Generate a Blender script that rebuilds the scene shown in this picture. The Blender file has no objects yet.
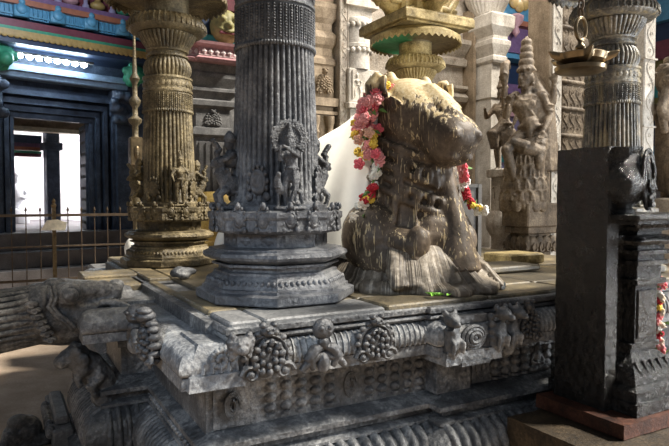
import bpy, bmesh, math, random
from mathutils import Matrix, Vector, Euler, noise
PI = math.pi
random.seed(7)
scene = bpy.context.scene
COL = scene.collection
WORK = bpy.data.scenes.new('workbench')      # only used while shaping; removed at the end

# ------------------------------------------------------------------ helpers
class MB:
    """collects shapes that belong to ONE mesh object"""
    def __init__(self, M=None):
        self.v = []; self.f = []; self.M = M or Matrix.Identity(4)
    def add(self, vs, fs, M=None):
        m = self.M @ M if M is not None else self.M
        o = len(self.v)
        self.v += [tuple(m @ Vector(p)) for p in vs]
        self.f += [tuple(i + o for i in f) for f in fs]
        return self
    def box(self, x0, x1, y0, y1, z0, z1, bev=0.0, M=None):
        if bev <= 0:
            vs = [(x, y, z) for z in (z0, z1) for x, y in ((x0, y0), (x1, y0), (x1, y1), (x0, y1))]
            fs = [(3, 2, 1, 0), (4, 5, 6, 7), (0, 1, 5, 4), (1, 2, 6, 5), (2, 3, 7, 6), (3, 0, 4, 7)]
            return self.add(vs, fs, M)
        b = bev
        def ring(i, z):
            return [(x0+i+b, y0+i, z), (x1-i-b, y0+i, z), (x1-i, y0+i+b, z), (x1-i, y1-i-b, z), (x1-i-b, y1-i, z), (x0+i+b, y1-i, z), (x0+i, y1-i-b, z), (x0+i, y0+i+b, z)]
        return self.loft([ring(b, z0), ring(0, z0+b), ring(0, z1-b), ring(b, z1)], M=M)
    def loft(self, rings, closed=True, caps=True, M=None):
        n = len(rings[0]); vs = [p for r in rings for p in r]; fs = []
        for k in range(len(rings)-1):
            for i in range(n if closed else n-1):
                j = (i+1) % n
                fs.append((k*n+i, k*n+j, (k+1)*n+j, (k+1)*n+i))
        if caps and closed:
            fs.append(tuple(reversed(range(n)))); fs.append(tuple((len(rings)-1)*n+i for i in range(n)))
        return self.add(vs, fs, M)
    def lathe(self, prof, n=32, c=(0, 0, 0), flute=None, rot=0.0, M=None, arc=None):
        """prof: (r, z) or (r, z, fluting depth); flute = number of flutes"""
        rings = []
        for p in prof:
            r, z = p[0], p[1]; a = p[2] if len(p) > 2 else 0
            ring = []
            for i in range(n):
                t = rot + 2*PI*i/n
                rr = r
                if flute and a: rr = r - a*(1-abs(math.sin(t*flute/2)))**1.5
                ring.append((c[0]+rr*math.cos(t), c[1]+rr*math.sin(t), c[2]+z))
            rings.append(ring)
        return self.loft(rings, M=M)
    def tube(self, pts, rad, n=8, M=None):
        pts = [Vector(p) for p in pts]
        if not isinstance(rad, (list, tuple)): rad = [rad]*len(pts)
        rings = []; prev = None
        for i, p in enumerate(pts):
            d = (pts[min(i+1, len(pts)-1)] - pts[max(i-1, 0)])
            d = d.normalized() if d.length > 1e-9 else Vector((0, 0, 1))
            if prev is None:
                up = Vector((0, 0, 1)) if abs(d.z) < .9 else Vector((1, 0, 0))
                a = d.cross(up).normalized()
            else:
                a = (prev - d*prev.dot(d)); a = a.normalized() if a.length > 1e-6 else d.orthogonal().normalized()
            prev = a; b = d.cross(a)
            rings.append([tuple(p + (a*math.cos(2*PI*k/n) + b*math.sin(2*PI*k/n))*rad[i]) for k in range(n)])
        return self.loft(rings, M=M)
    def ell(self, c, r, rot=None, n=12, m=8, M=None):
        if not isinstance(r, (list, tuple)): r = (r, r, r)
        R = rot.to_matrix() if isinstance(rot, Euler) else (Euler(rot).to_matrix() if rot else Matrix.Identity(3))
        vs = []; fs = []
        def P(x, y, z): return tuple(Vector(c) + R @ Vector((x*r[0], y*r[1], z*r[2])))
        vs.append(P(0, 0, -1))
        for j in range(1, m):
            ph = -PI/2 + PI*j/m
            for i in range(n):
                t = 2*PI*i/n; vs.append(P(math.cos(ph)*math.cos(t), math.cos(ph)*math.sin(t), math.sin(ph)))
        vs.append(P(0, 0, 1)); top = len(vs)-1
        for i in range(n):
            fs.append((0, 1+(i+1) % n, 1+i)); fs.append((top, 1+(m-2)*n+i, 1+(m-2)*n+(i+1) % n))
        for j in range(m-2):
            for i in range(n):
                a = 1+j*n+i; b = 1+j*n+(i+1) % n
                fs.append((a, b, b+n, a+n))
        return self.add(vs, fs, M)
    def slab(self, outline, y0, y1, M=None):
        """outline in (x, z), thickness along y"""
        n = len(outline)
        vs = [(x, y0, z) for x, z in outline] + [(x, y1, z) for x, z in outline]
        fs = [tuple(range(n)), tuple(reversed(range(n, 2*n)))]
        fs += [((i+1) % n, i, n+i, n+(i+1) % n) for i in range(n)]
        return self.add(vs, fs, M)
    def plan(self, outline, z0, z1, M=None):
        n = len(outline)
        vs = [(x, y, z0) for x, y in outline] + [(x, y, z1) for x, y in outline]
        fs = [tuple(reversed(range(n))), tuple(range(n, 2*n))]
        fs += [(i, (i+1) % n, n+(i+1) % n, n+i) for i in range(n)]
        return self.add(vs, fs, M)
    def sweep(self, path, prof, M=None):
        """moulding: profile (out, z) closed polygon, carried along plan path; outward = right of travel"""
        P = [Vector((p[0], p[1])) for p in path]; rings = []
        for i, p in enumerate(P):
            ds = []
            if i > 0: ds.append((P[i]-P[i-1]).normalized())
            if i < len(P)-1: ds.append((P[i+1]-P[i]).normalized())
            ns = [Vector((d.y, -d.x)) for d in ds]
            if len(ns) == 2:
                s = ns[0]+ns[1]; m = s / max(1e-6, (s.dot(ns[0])))
            else: m = ns[0]
            rings.append([(p.x+m.x*o, p.y+m.y*o, z) for o, z in prof])
        return self.loft(rings, M=M)
    def mesh(self, name):
        me = bpy.data.meshes.new(name); me.from_pydata(self.v, [], self.f); me.update()
        bm = bmesh.new(); bm.from_mesh(me); bmesh.ops.recalc_face_normals(bm, faces=bm.faces); bm.to_mesh(me); bm.free()
        return me
    def build(self, name, mat, parent=None, smooth=None, loc=None, rotz=0):
        me = self.mesh(name); me.materials.append(mat)
        if smooth is not None: shade(me, smooth)
        o = bpy.data.objects.new(name, me); COL.objects.link(o)
        if parent is not None: o.parent = parent
        if loc is not None: o.location = loc
        o.rotation_euler.z = rotz
        return o

def shade(me, angle):
    """smooth shading with sharp edges above angle (degrees)"""
    bm = bmesh.new(); bm.from_mesh(me)
    for f in bm.faces: f.smooth = True
    for e in bm.edges:
        if len(e.link_faces) == 2 and e.calc_face_angle(0) > math.radians(angle): e.smooth = False
    bm.to_mesh(me); bm.free()

def tag(o, label=None, cat=None, group=None, kind=None):
    if label: o['label'] = label
    if cat: o['category'] = cat; o['kind'] = kind or 'thing'
    if group: o['group'] = group
    if kind: o['kind'] = kind
    return o
def thing(name, label, cat, loc=(0, 0, 0), rotz=0, group=None):
    o = bpy.data.objects.new(name, None); COL.objects.link(o)
    o.location = loc; o.rotation_euler.z = rotz; o.empty_display_size = .1
    return tag(o, label, cat, group)
def copy_tree(o, parent=None):
    c = o.copy(); COL.objects.link(c)
    if parent is not None: c.parent = parent
    for ch in list(o.children): copy_tree(ch, c)
    return c

def fuse(mb, voxel, smooth=6, factor=.5, rough=0.0, freq=8.0):
    """blend overlapping lumps into ONE continuous sculpted mesh"""
    me = mb.mesh('tmp'); o = bpy.data.objects.new('tmp', me); WORK.collection.objects.link(o)
    m = o.modifiers.new('r', 'REMESH'); m.mode = 'VOXEL'; m.voxel_size = voxel
    if smooth:
        s = o.modifiers.new('s', 'SMOOTH'); s.factor = factor; s.iterations = smooth
    vl = WORK.view_layers[0]; vl.update(); dg = vl.depsgraph
    out = bpy.data.meshes.new_from_object(o.evaluated_get(dg))
    bpy.data.objects.remove(o); bpy.data.meshes.remove(me)
    if rough:
        n3 = len(out.vertices)*3; co = [0.0]*n3; no = [0.0]*n3
        out.vertices.foreach_get('co', co); out.vertex_normals.foreach_get('vector', no)
        for i in range(0, n3, 3):
            k = rough*noise.noise(Vector(co[i:i+3])*freq)
            co[i] += no[i]*k; co[i+1] += no[i+1]*k; co[i+2] += no[i+2]*k
        out.vertices.foreach_set('co', co); out.update()
    for p in out.polygons: p.use_smooth = True
    return out
def put(me, name, mat, parent=None, M=None):
    if not me.materials: me.materials.append(mat)
    o = bpy.data.objects.new(name, me); COL.objects.link(o)
    if me.materials[0] is not mat: o.material_slots[0].link = 'OBJECT'; o.material_slots[0].material = mat
    if parent is not None: o.parent = parent
    if M is not None: o.matrix_local = M
    return o
def T(x, y, z): return Matrix.Translation((x, y, z))
def RZ(a): return Matrix.Rotation(a, 4, 'Z')
def RX(a): return Matrix.Rotation(a, 4, 'X')
def RY(a): return Matrix.Rotation(a, 4, 'Y')
def SC(s, t=None, u=None): return Matrix.Diagonal((s, t or s, u or s, 1))

# ------------------------------------------------------------------ materials
def nodes(name):
    m = bpy.data.materials.new(name); m.use_nodes = True
    nt = m.node_tree; b = nt.nodes['Principled BSDF']
    return m, nt, b
def L(nt, a, b): nt.links.new(a, b)
def ramp(nt, fac, stops):
    r = nt.nodes.new('ShaderNodeValToRGB'); e = r.color_ramp.elements
    while len(e) > 1: e.remove(e[-1])
    e[0].position = stops[0][0]; e[0].color = (*stops[0][1], 1)
    for p, c in stops[1:]:
        x = e.new(p); x.color = (*c, 1)
    L(nt, fac, r.inputs['Fac']); return r.outputs['Color']
def noise_tex(nt, vec, scale, detail=4, rough=.6, stretch=None):
    if stretch:
        mp = nt.nodes.new('ShaderNodeMapping'); mp.inputs['Scale'].default_value = stretch
        L(nt, vec, mp.inputs['Vector']); vec = mp.outputs['Vector']
    n = nt.nodes.new('ShaderNodeTexNoise'); n.inputs['Scale'].default_value = scale
    n.inputs['Detail'].default_value = detail; n.inputs['Roughness'].default_value = rough
    L(nt, vec, n.inputs['Vector']); return n.outputs['Fac']
def mixc(nt, fac, a, b, mode='MIX'):
    m = nt.nodes.new('ShaderNodeMix'); m.data_type = 'RGBA'; m.blend_type = mode
    if isinstance(fac, float): m.inputs[0].default_value = fac
    else: L(nt, fac, m.inputs[0])
    for s, x in ((6, a), (7, b)):
        if isinstance(x, tuple): m.inputs[s].default_value = (*x, 1)
        else: L(nt, x, m.inputs[s])
    return m.outputs[2]
def mathn(nt, op, a, b=None):
    m = nt.nodes.new('ShaderNodeMath'); m.operation = op
    for s, x in ((0, a), (1, b)):
        if x is None: continue
        if isinstance(x, (int, float)): m.inputs[s].default_value = x
        else: L(nt, x, m.inputs[s])
    return m.outputs[0]
def step(nt, v, lo, hi):
    m = nt.nodes.new('ShaderNodeMapRange'); m.inputs['From Min'].default_value = lo; m.inputs['From Max'].default_value = hi
    m.interpolation_type = 'SMOOTHSTEP'; L(nt, v, m.inputs['Value']); return m.outputs['Result']
def bumpn(nt, b, h, strength, dist=.01):
    k = nt.nodes.new('ShaderNodeBump'); k.inputs['Strength'].default_value = strength; k.inputs['Distance'].default_value = dist
    L(nt, h, k.inputs['Height']); L(nt, k.outputs['Normal'], b.inputs['Normal'])

def stone(name, dark, mid, light, rough=.6, bump=.5, scale=6.0, streak=None, streak_amt=.5, spec=.4, chisel=0.0, fine=60.0, bdist=.01):
    """weathered carved stone: three mottled tones, grain bump, optional vertical water streaks / dust of their own colour"""
    m, nt, b = nodes(name)
    tc = nt.nodes.new('ShaderNodeTexCoord').outputs['Object']
    n1 = noise_tex(nt, tc, scale, 6, .65); n2 = noise_tex(nt, tc, fine, 4, .7); n3 = noise_tex(nt, tc, scale*.35, 3, .5)
    mix = mathn(nt, 'ADD', mathn(nt, 'MULTIPLY', n1, .42), mathn(nt, 'ADD', mathn(nt, 'MULTIPLY', n2, .30), mathn(nt, 'MULTIPLY', n3, .28)))
    col = ramp(nt, mix, [(.38, dark), (.5, mid), (.62, light)])
    if streak:
        s = noise_tex(nt, tc, 5, 5, .65, (5, 5, .55)); k = step(nt, s, .5, .68)
        col = mixc(nt, mathn(nt, 'MULTIPLY', k, streak_amt), col, streak)
    L(nt, col, b.inputs['Base Color'])
    rr = nt.nodes.new('ShaderNodeMapRange'); L(nt, n1, rr.inputs['Value'])
    rr.inputs['To Min'].default_value = max(.05, rough-.15); rr.inputs['To Max'].default_value = min(1, rough+.15)
    L(nt, rr.outputs['Result'], b.inputs['Roughness'])
    b.inputs['Specular IOR Level'].default_value = spec
    h = mathn(nt, 'ADD', mathn(nt, 'MULTIPLY', n1, .3), mathn(nt, 'MULTIPLY', n2, .5))
    if chisel:
        vo = nt.nodes.new('ShaderNodeTexVoronoi'); vo.inputs['Scale'].default_value = 34; vo.feature = 'SMOOTH_F1'; L(nt, tc, vo.inputs['Vector'])
        h = mathn(nt, 'SUBTRACT', h, mathn(nt, 'MULTIPLY', vo.outputs['Distance'], chisel))
    bumpn(nt, b, h, bump, bdist)
    return m
def paint(name, c, rough=.5, var=.25, metal=0.0, bump=.2, scale=14):
    m, nt, b = nodes(name)
    tc = nt.nodes.new('ShaderNodeTexCoord').outputs['Object']
    n = noise_tex(nt, tc, scale, 4, .6)
    L(nt, ramp(nt, n, [(.3, tuple(x*(1-var) for x in c)), (.7, tuple(min(1, x*(1+var)) for x in c))]), b.inputs['Base Color'])
    b.inputs['Roughness'].default_value = rough; b.inputs['Metallic'].default_value = metal
    bumpn(nt, b, n, bump, .005)
    return m
def emit(name, c, s):
    m, nt, b = nodes(name)
    b.inputs['Base Color'].default_value = (*c, 1); b.inputs['Emission Color'].default_value = (*c, 1); b.inputs['Emission Strength'].default_value = s
    return m
# ------------------------------------------------------------------ materials of this place
M = {}
M['plat'] = stone('weathered_dark_granite', (.020, .021, .023), (.078, .08, .083), (.28, .275, .265), .48, .9, 8, None, .35, .5, .9, 60, .012)
M['plat_top'] = stone('worn_ochre_paving', (.035, .03, .022), (.115, .094, .06), (.31, .24, .13), .45, .8, 4)
M['plat_light'] = stone('light_granite_cornice', (.04, .042, .046), (.12, .124, .13), (.36, .36, .35), .5, .9, 7, None, .5, .5, .7, 60, .012)  # lighter tones than the rest of the platform granite
M['plat_dark'] = stone('oiled_dark_granite', (.014, .014, .015), (.05, .05, .052), (.17, .165, .16), .42, .9, 9, None, .5, .5, .6, 60, .012)
M['grey_paving'] = stone('grey_worn_paving', (.04, .04, .04), (.13, .13, .128), (.29, .28, .265), .45, .6, 5)
M['P1'] = stone('blue_grey_granite', (.018, .019, .022), (.075, .078, .085), (.24, .24, .24), .38, 1.0, 6, None, .3, .5, .45, 60, .012)
M['P2'] = stone('oiled_brown_granite', (.022, .017, .01), (.11, .086, .046), (.34, .275, .16), .5, 1.0, 7, None, .35, .4, .45, 60, .012)
M['P3'] = stone('ochre_granite', (.08, .06, .022), (.27, .205, .09), (.52, .42, .21), .6, .8, 9, None, 0, .4, .4)
M['P4'] = stone('grey_granite', (.02, .019, .017), (.09, .084, .072), (.32, .28, .21), .36, .9, 10, (.40, .31, .15), .45, .5, .6)
def reflect_dish(name):  # green reflection painted onto one side of the dish underside
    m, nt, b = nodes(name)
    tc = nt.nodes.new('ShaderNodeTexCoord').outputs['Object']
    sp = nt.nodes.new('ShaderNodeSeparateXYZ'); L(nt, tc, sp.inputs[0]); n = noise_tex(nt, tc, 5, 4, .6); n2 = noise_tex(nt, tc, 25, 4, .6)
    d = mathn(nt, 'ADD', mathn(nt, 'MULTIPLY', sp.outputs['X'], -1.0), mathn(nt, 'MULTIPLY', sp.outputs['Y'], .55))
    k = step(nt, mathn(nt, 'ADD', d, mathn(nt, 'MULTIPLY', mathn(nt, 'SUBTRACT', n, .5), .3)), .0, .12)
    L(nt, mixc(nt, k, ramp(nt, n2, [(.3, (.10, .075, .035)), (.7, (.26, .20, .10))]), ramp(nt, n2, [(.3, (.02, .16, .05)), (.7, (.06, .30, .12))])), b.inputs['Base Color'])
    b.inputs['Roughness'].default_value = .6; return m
M['green'] = paint('old_green_paint', (.05, .22, .09), .6, .4)
M['pier'] = stone('black_oiled_granite', (.0025, .0025, .0025), (.006, .006, .006), (.04, .037, .034), .25, 1.0, 9, None, .5, .55, .6, 110, .02)
M['wall'] = stone('pale_granite', (.13, .108, .082), (.33, .285, .23), (.52, .465, .39), .8, .9, 5, (.20, .14, .085), .5, .3, .5)
M['wall_white'] = stone('pale_white_granite', (.24, .205, .165), (.47, .43, .37), (.66, .62, .55), .8, .8, 6, (.30, .25, .19), .45, .3, .4)  # whitest granite; on the deity pillar it paints side light
M['god'] = stone('brown_granite', (.035, .025, .015), (.135, .098, .063), (.30, .235, .16), .6, 1.0, 9, (.30, .24, .17), .25, .4, .5)
M['brownwall'] = stone('rust_brown_granite', (.09, .066, .042), (.23, .175, .115), (.38, .30, .21), .75, .5, 6, (.12, .08, .05), .4)
M['greywall'] = stone('grey_wall_granite', (.07, .07, .07), (.17, .165, .16), (.32, .31, .30), .7, .5, 7)
M['bluestone'] = stone('dark_doorway_stone', (.012, .017, .028), (.035, .05, .08), (.09, .12, .17), .5, .5, 6)
M['floor'] = stone('dusty_floor', (.24, .175, .12), (.36, .275, .20), (.48, .38, .29), .85, .3, 4)
M['darkfloor'] = stone('temple_floor', (.05, .045, .045), (.10, .09, .09), (.16, .15, .15), .6, .3, 3)
M['yellow'] = stone('yellow_lit_stone', (.20, .125, .03), (.46, .31, .085), (.66, .50, .20), .6, .6, 7)  # warm yellow light on plain masonry, put into the colour
M['rust'] = stone('red_oxide_stone', (.02, .009, .006), (.075, .028, .016), (.16, .065, .038), .55, .8, 8)
M['brownstep'] = stone('brown_step_stone', (.012, .009, .006), (.045, .031, .017), (.13, .088, .047), .6, .9, 7)
M['brass'] = paint('old_brass', (.17, .125, .07), .33, .5, .8)
M['iron'] = paint('rusty_iron', (.10, .07, .045), .6, .4, .4)
M['steel'] = paint('dark_sheet_metal', (.085, .078, .07), .65, .3, .1)
M['cloth'] = paint('white_cotton', (.88, .86, .80), .9, .04)
def ghee_mat(name, base_d, base_m, base_l, lo, hi, amt, radial=None, cream3=((.42, .30, .15), (.62, .49, .28), (.74, .63, .42))):
    """oiled brown stone with cream ghee that has run down it in streaks"""
    m, nt, b = nodes(name)
    tc = nt.nodes.new('ShaderNodeTexCoord').outputs['Object']
    n1 = noise_tex(nt, tc, 7, 5, .6); n2 = noise_tex(nt, tc, 50, 3, .6)
    base = ramp(nt, mathn(nt, 'ADD', mathn(nt, 'MULTIPLY', n1, .75), mathn(nt, 'MULTIPLY', n2, .25)), [(.33, base_d), (.5, base_m), (.68, base_l)])
    if radial:
        sp = nt.nodes.new('ShaderNodeSeparateXYZ'); L(nt, tc, sp.inputs[0])
        dx = mathn(nt, 'SUBTRACT', sp.outputs['X'], radial[0]); dy = mathn(nt, 'SUBTRACT', sp.outputs['Y'], radial[1])
        cb = nt.nodes.new('ShaderNodeCombineXYZ'); L(nt, mathn(nt, 'MULTIPLY', mathn(nt, 'ARCTAN2', dy, dx), .6), cb.inputs[0])
        L(nt, mathn(nt, 'MULTIPLY', mathn(nt, 'SQRT', mathn(nt, 'ADD', mathn(nt, 'MULTIPLY', dx, dx), mathn(nt, 'MULTIPLY', dy, dy))), 1.0), cb.inputs[2])
        tc2 = cb.outputs[0]
    else: tc2 = tc
    s1 = noise_tex(nt, tc2, 44, 3, .55, (1, 1, .03)); s2 = noise_tex(nt, tc2, 85, 2, .5, (1, 1, .03))
    run = mathn(nt, 'MAXIMUM', step(nt, s1, *((.50, .58) if radial else (.615, .645))), mathn(nt, 'MULTIPLY', step(nt, s2, .62, .66), .7))
    sep = nt.nodes.new('ShaderNodeSeparateXYZ'); L(nt, tc, sep.inputs[0])
    zz = mathn(nt, 'ADD', sep.outputs['Z'], mathn(nt, 'MULTIPLY', mathn(nt, 'SUBTRACT', s1, .5), .75))
    ge = nt.nodes.new('ShaderNodeNewGeometry'); sn_ = nt.nodes.new('ShaderNodeSeparateXYZ'); L(nt, ge.outputs['Normal'], sn_.inputs[0])
    zz = mathn(nt, 'ADD', zz, mathn(nt, 'MULTIPLY', sn_.outputs['Z'], .24))
    coat = step(nt, zz, lo, hi)
    run = mathn(nt, 'MULTIPLY', run, step(nt, noise_tex(nt, tc, 4.5, 3, .6), .36, .52))
    k = mathn(nt, 'MAXIMUM', coat, mathn(nt, 'MULTIPLY', run, amt))
    cream = ramp(nt, n2, [(.3, cream3[0]), (.5, cream3[1]), (.7, cream3[2])])
    L(nt, mixc(nt, k, base, cream), b.inputs['Base Color'])
    b.inputs['Roughness'].default_value = .52; b.inputs['Specular IOR Level'].default_value = .35
    bumpn(nt, b, mathn(nt, 'ADD', mathn(nt, 'MULTIPLY', k, .5), mathn(nt, 'ADD', mathn(nt, 'MULTIPLY', n1, .5), mathn(nt, 'MULTIPLY', n2, .25))), .6, .012)
    return m
M['nandi'] = ghee_mat('oiled_stone_with_ghee', (.032, .024, .016), (.09, .067, .047), (.19, .145, .105), 1.08, 1.20, .85)
M['mound'] = ghee_mat('ghee_crusted_stone', (.045, .035, .027), (.12, .097, .072), (.28, .235, .18), 3.0, 3.2, .75, (.02, .17), ((.20, .165, .125), (.34, .29, .225), (.52, .46, .37)))

# ------------------------------------------------------------------ carved figures
def human(mb, arms, legs, tilt=0.0, crown=.22, ct=.17, belly=.0, head_turn=0.0, fingers=False, skirt=True):
    """standing figure about 1 unit tall to the top of the head; looks along -Y, feet at z=0"""
    hip = Vector((tilt*.5, 0, .50)); ch = Vector((-tilt*.2, -.005, .70)); nk = Vector((-tilt*.1, 0, .82)); hd = Vector((-tilt*.15, -.012, .915))
    mb.tube([hip, (hip+ch)/2 + Vector((0, 0, -.01)), ch, ch+Vector((0, 0, .07))], [.088, .066, .092, .055], 12)
    mb.ell(hip, (.10, .08, .075)); mb.ell(ch+Vector((0, 0, .02)), (.115, .07, .085))
    for s in (-1, 1): mb.ell(ch+Vector((s*.045, -.055, .01)), (.038, .025, .034))
    if belly: mb.ell(hip+Vector((0, -.04, .06)), (.07, .05+belly, .07))
    mb.tube([ch+Vector((0, 0, .07)), nk, hd], [.042, .036, .036], 10)
    H = T(*hd) @ RZ(head_turn)
    mb.ell((0, 0, 0), (.058, .064, .075), M=H, n=16, m=12)
    mb.ell((0, -.028, -.04), (.036, .036, .034), M=H)
    # face: nose, brow, eyes, lips, chin, ears
    mb.tube([(0, -.058, .022), (0, -.074, -.012), (0, -.06, -.016)], [.006, .011, .008], 6, M=H)
    mb.tube([(-.03, -.055, .024), (0, -.064, .022), (.03, -.055, .024)], .0065, 6, M=H)
    for s in (-1, 1):
        mb.ell((s*.022, -.057, .008), (.011, .006, .006), M=H)
        mb.ell((s*.06, 0, -.012), (.011, .016, .034), M=H)
        mb.ell((s*.062, 0, -.055), (.014, .014, .016), M=H)
    mb.ell((0, -.062, -.034), (.017, .008, .005), M=H); mb.ell((0, -.06, -.043), (.014, .008, .005), M=H)
    mb.ell((0, -.056, -.064), (.015, .012, .012), M=H)
    # tiered crown
    if crown:
        z = .045
        for k in range(5):
            r = .066*(1-k*ct); h = crown/5
            mb.lathe([(r*.86, z), (r, z+h*.25), (r*.96, z+h*.7), (r*.7, z+h)], 14, M=H); z += h*.92
        mb.ell((0, 0, z+.008), (.016, .016, .02), M=H)
        for k in range(10):
            a = 2*PI*k/10; mb.ell((.064*math.cos(a), .066*math.sin(a), .058), (.012, .012, .016), M=H, n=8, m=6)
    # necklace, belt
    for rr, dz in ((.062, .085), (.085, .055)):
        mb.tube([ch+Vector((rr*math.sin(a), -.03-.045*math.cos(a), dz-.05*math.cos(a))) for a in [k*.35 for k in range(-4, 5)]], .009, 6)
    mb.lathe([(.09, -.015), (.104, -.008), (.104, .008), (.09, .015)], 16, c=tuple(hip+Vector((0, 0, .045))))
    for sh, el, wr in arms:
        s, e, w = Vector(sh), Vector(el), Vector(wr)
        mb.ell(s, .042); mb.tube([s, (s+e)/2, e], [.036, .034, .028], 10); mb.tube([e, (e+w)/2, w], [.029, .026, .019], 10)
        mb.lathe([(.028, -.008), (.036, 0), (.028, .008)], 10, c=tuple((s*.55+e*.45)))
        d = (w-e).normalized(); p = w+d*.03
        mb.ell(p, (.024, .018, .024))
        if fingers:
            side = d.cross(Vector((0, 1, 0))); side = side.normalized() if side.length > .1 else Vector((1, 0, 0))
            for k in range(4):
                q = p+d*.015+side*(k-1.5)*.012
                ln = (.034, .042, .04, .03)[k]
                mb.tube([q, q+d*ln*.6, q+d*ln+Vector((0, -.012, 0))], [.0075, .007, .005], 6)
            mb.tube([p+side*.018, p+side*.036+d*.012, p+side*.04+d*.03], [.008, .0075, .006], 6)
        else:
            mb.tube([p, p+d*.035], [.018, .008], 6)
    for i, (kn, an, toe) in enumerate(legs):
        s = -1 if i == 0 else 1
        h = hip+Vector((s*.05, 0, -.02)); k, a = Vector(kn), Vector(an)
        mb.tube([h, (h+k)/2, k], [.066, .058, .042], 10); mb.tube([k, k*.6+a*.4, a], [.042, .038, .024], 10)
        mb.ell(k, .042); mb.tube([a, Vector(toe)], [.026, .02], 8)
        if skirt:
            mb.tube([h+Vector((0, .01, 0)), (h+k)/2], [.072, .066], 10)
    if skirt:
        mb.tube([hip+Vector((0, -.085, .03)), hip+Vector((0, -.09, -.12)), hip+Vector((.01, -.07, -.26))], [.022, .026, .012], 8)
STAND = [((-.07, -.02, .27), (-.06, .0, .03), (-.075, -.06, .012)), ((.075, -.01, .27), (.075, .01, .03), (.1, -.05, .012))]
CROSS = [((-.08, -.03, .27), (-.055, .0, .03), (-.07, -.06, .012)), ((.06, -.07, .28), (-.03, -.07, .06), (-.06, -.09, .012))]

def halo(mb, r, z, y=.03):
    pts = [(r*math.sin(a), y, z-.02+r*math.cos(a)) for a in [(-2.4+4.8*k/24) for k in range(25)]]
    mb.tube(pts, .018, 8)
    pts2 = [(r*.72*math.sin(a), y, z-.02+r*.72*math.cos(a)) for a in [(-2.4+4.8*k/24) for k in range(25)]]
    mb.tube(pts2, .013, 8)
    for k in range(19):
        a = -2.3+4.6*k/18; mb.ell(((r*.87)*math.sin(a), y, z-.02+r*.87*math.cos(a)), (.022, .018, .022), n=8, m=6)
        mb.ell(((r*1.1)*math.sin(a), y, z-.02+r*1.1*math.cos(a)), (.02, .016, .02), n=8, m=6)
    mb.lathe([(r*.8, -.01), (r*.8, .01)], 24, M=T(0, y+.02, z-.02) @ RX(PI/2))

def flute_deity():
    mb = MB()
    human(mb, [((-.10, 0, .76), (-.16, -.05, .64), (-.17, -.10, .80)), ((.10, 0, .76), (.08, -.12, .70), (-.09, -.12, .82))], CROSS, .05, .2, head_turn=-.5)
    mb.tube([(.05, -.12, .845), (-.27, -.10, .80)], .014, 6)
    halo(mb, .24, .98)
    # the cow behind his legs
    mb.ell((-.12, .0, .26), (.10, .06, .075)); mb.tube([(-.18, -.02, .28), (-.2, -.05, .40), (-.19, -.08, .46)], [.06, .05, .03], 8); mb.ell((-.19, -.09, .46), (.035, .05, .035))
    mb.tube([(-.17, 0, .22), (-.17, 0, .02)], .025, 6); mb.tube([(-.05, .02, .22), (-.04, .02, .02)], .025, 6)
    mb.tube([(.02, .02, .3), (.16, .0, .2), (.17, 0, .06)], [.05, .04, .025], 8)
    mb.box(-.24, .2, -.11, .06, -.02, .025, .01)
    return fuse(mb, .0125, 2)
def guardian():
    mb = MB()
    human(mb, [((-.10, 0, .76), (-.19, -.03, .64), (-.17, -.08, .54)), ((.10, 0, .76), (.19, -.03, .64), (.12, -.10, .55)),
               ((-.09, .02, .78), (-.20, .02, .74), (-.2, 0, .88)), ((.09, .02, .78), (.20, .02, .74), (.2, 0, .88))], STAND, .02, .2)
    mb.ell((-.2, 0, .93), (.03, .02, .04)); mb.ell((.2, 0, .93), (.03, .02, .04))
    mb.box(-.16, .16, -.1, .06, -.02, .02, .01)
    return fuse(mb, .0125, 2)
def bird_mount():
    """side bracket: crowned rider leaning out over a rearing beast"""
    mb = MB()
    mb.ell((0, -.10, .27), (.11, .15, .13)); mb.tube([(0, -.16, .3), (0, -.24, .42), (0, -.22, .5)], [.10, .08, .06], 10)
    mb.ell((0, -.25, .52), (.075, .085, .07)); mb.tube([(0, -.3, .52), (0, -.35, .48)], [.05, .025], 8)
    for s in (-1, 1):
        mb.ell((s*.05, -.31, .55), .02); mb.ell((s*.07, -.2, .58), (.02, .03, .045))
        mb.tube([(s*.07, -.18, .22), (s*.08, -.27, .15), (s*.08, -.24, .02)], [.05, .04, .03], 8); mb.tube([(s*.07, -.02, .2), (s*.08, .02, .1), (s*.08, -.03, .01)], [.07, .05, .03], 8)
        for k in range(5): mb.ell((s*(.09-.005*k), -.18+.03*k, .44-.05*k), .028, n=8, m=6)
    mb.ell((0, -.1, .58), (.08, .09, .12)); mb.ell((0, -.13, .74), (.055, .06, .065)); mb.lathe([(.07, 0), (.075, .03), (.05, .09), (.015, .13)], 12, c=(0, -.12, .78))
    mb.tube([(.08, -.1, .64), (.11, -.2, .56), (.05, -.26, .56)], [.035, .03, .022], 8); mb.tube([(-.08, -.1, .64), (-.11, -.2, .56), (-.05, -.26, .56)], [.035, .03, .022], 8)
    for k in range(7): mb.ell((0, -.32+.025*k*(1 if k < 4 else .4), .78-.035*k), (.06, .035, .035), n=8, m=6)
    mb.box(-.13, .13, -.24, .06, -.02, .02, .01); mb.box(-.10, .10, -.02, .08, 0, .8, .02)
    return fuse(mb, .0125, 2)

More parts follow.
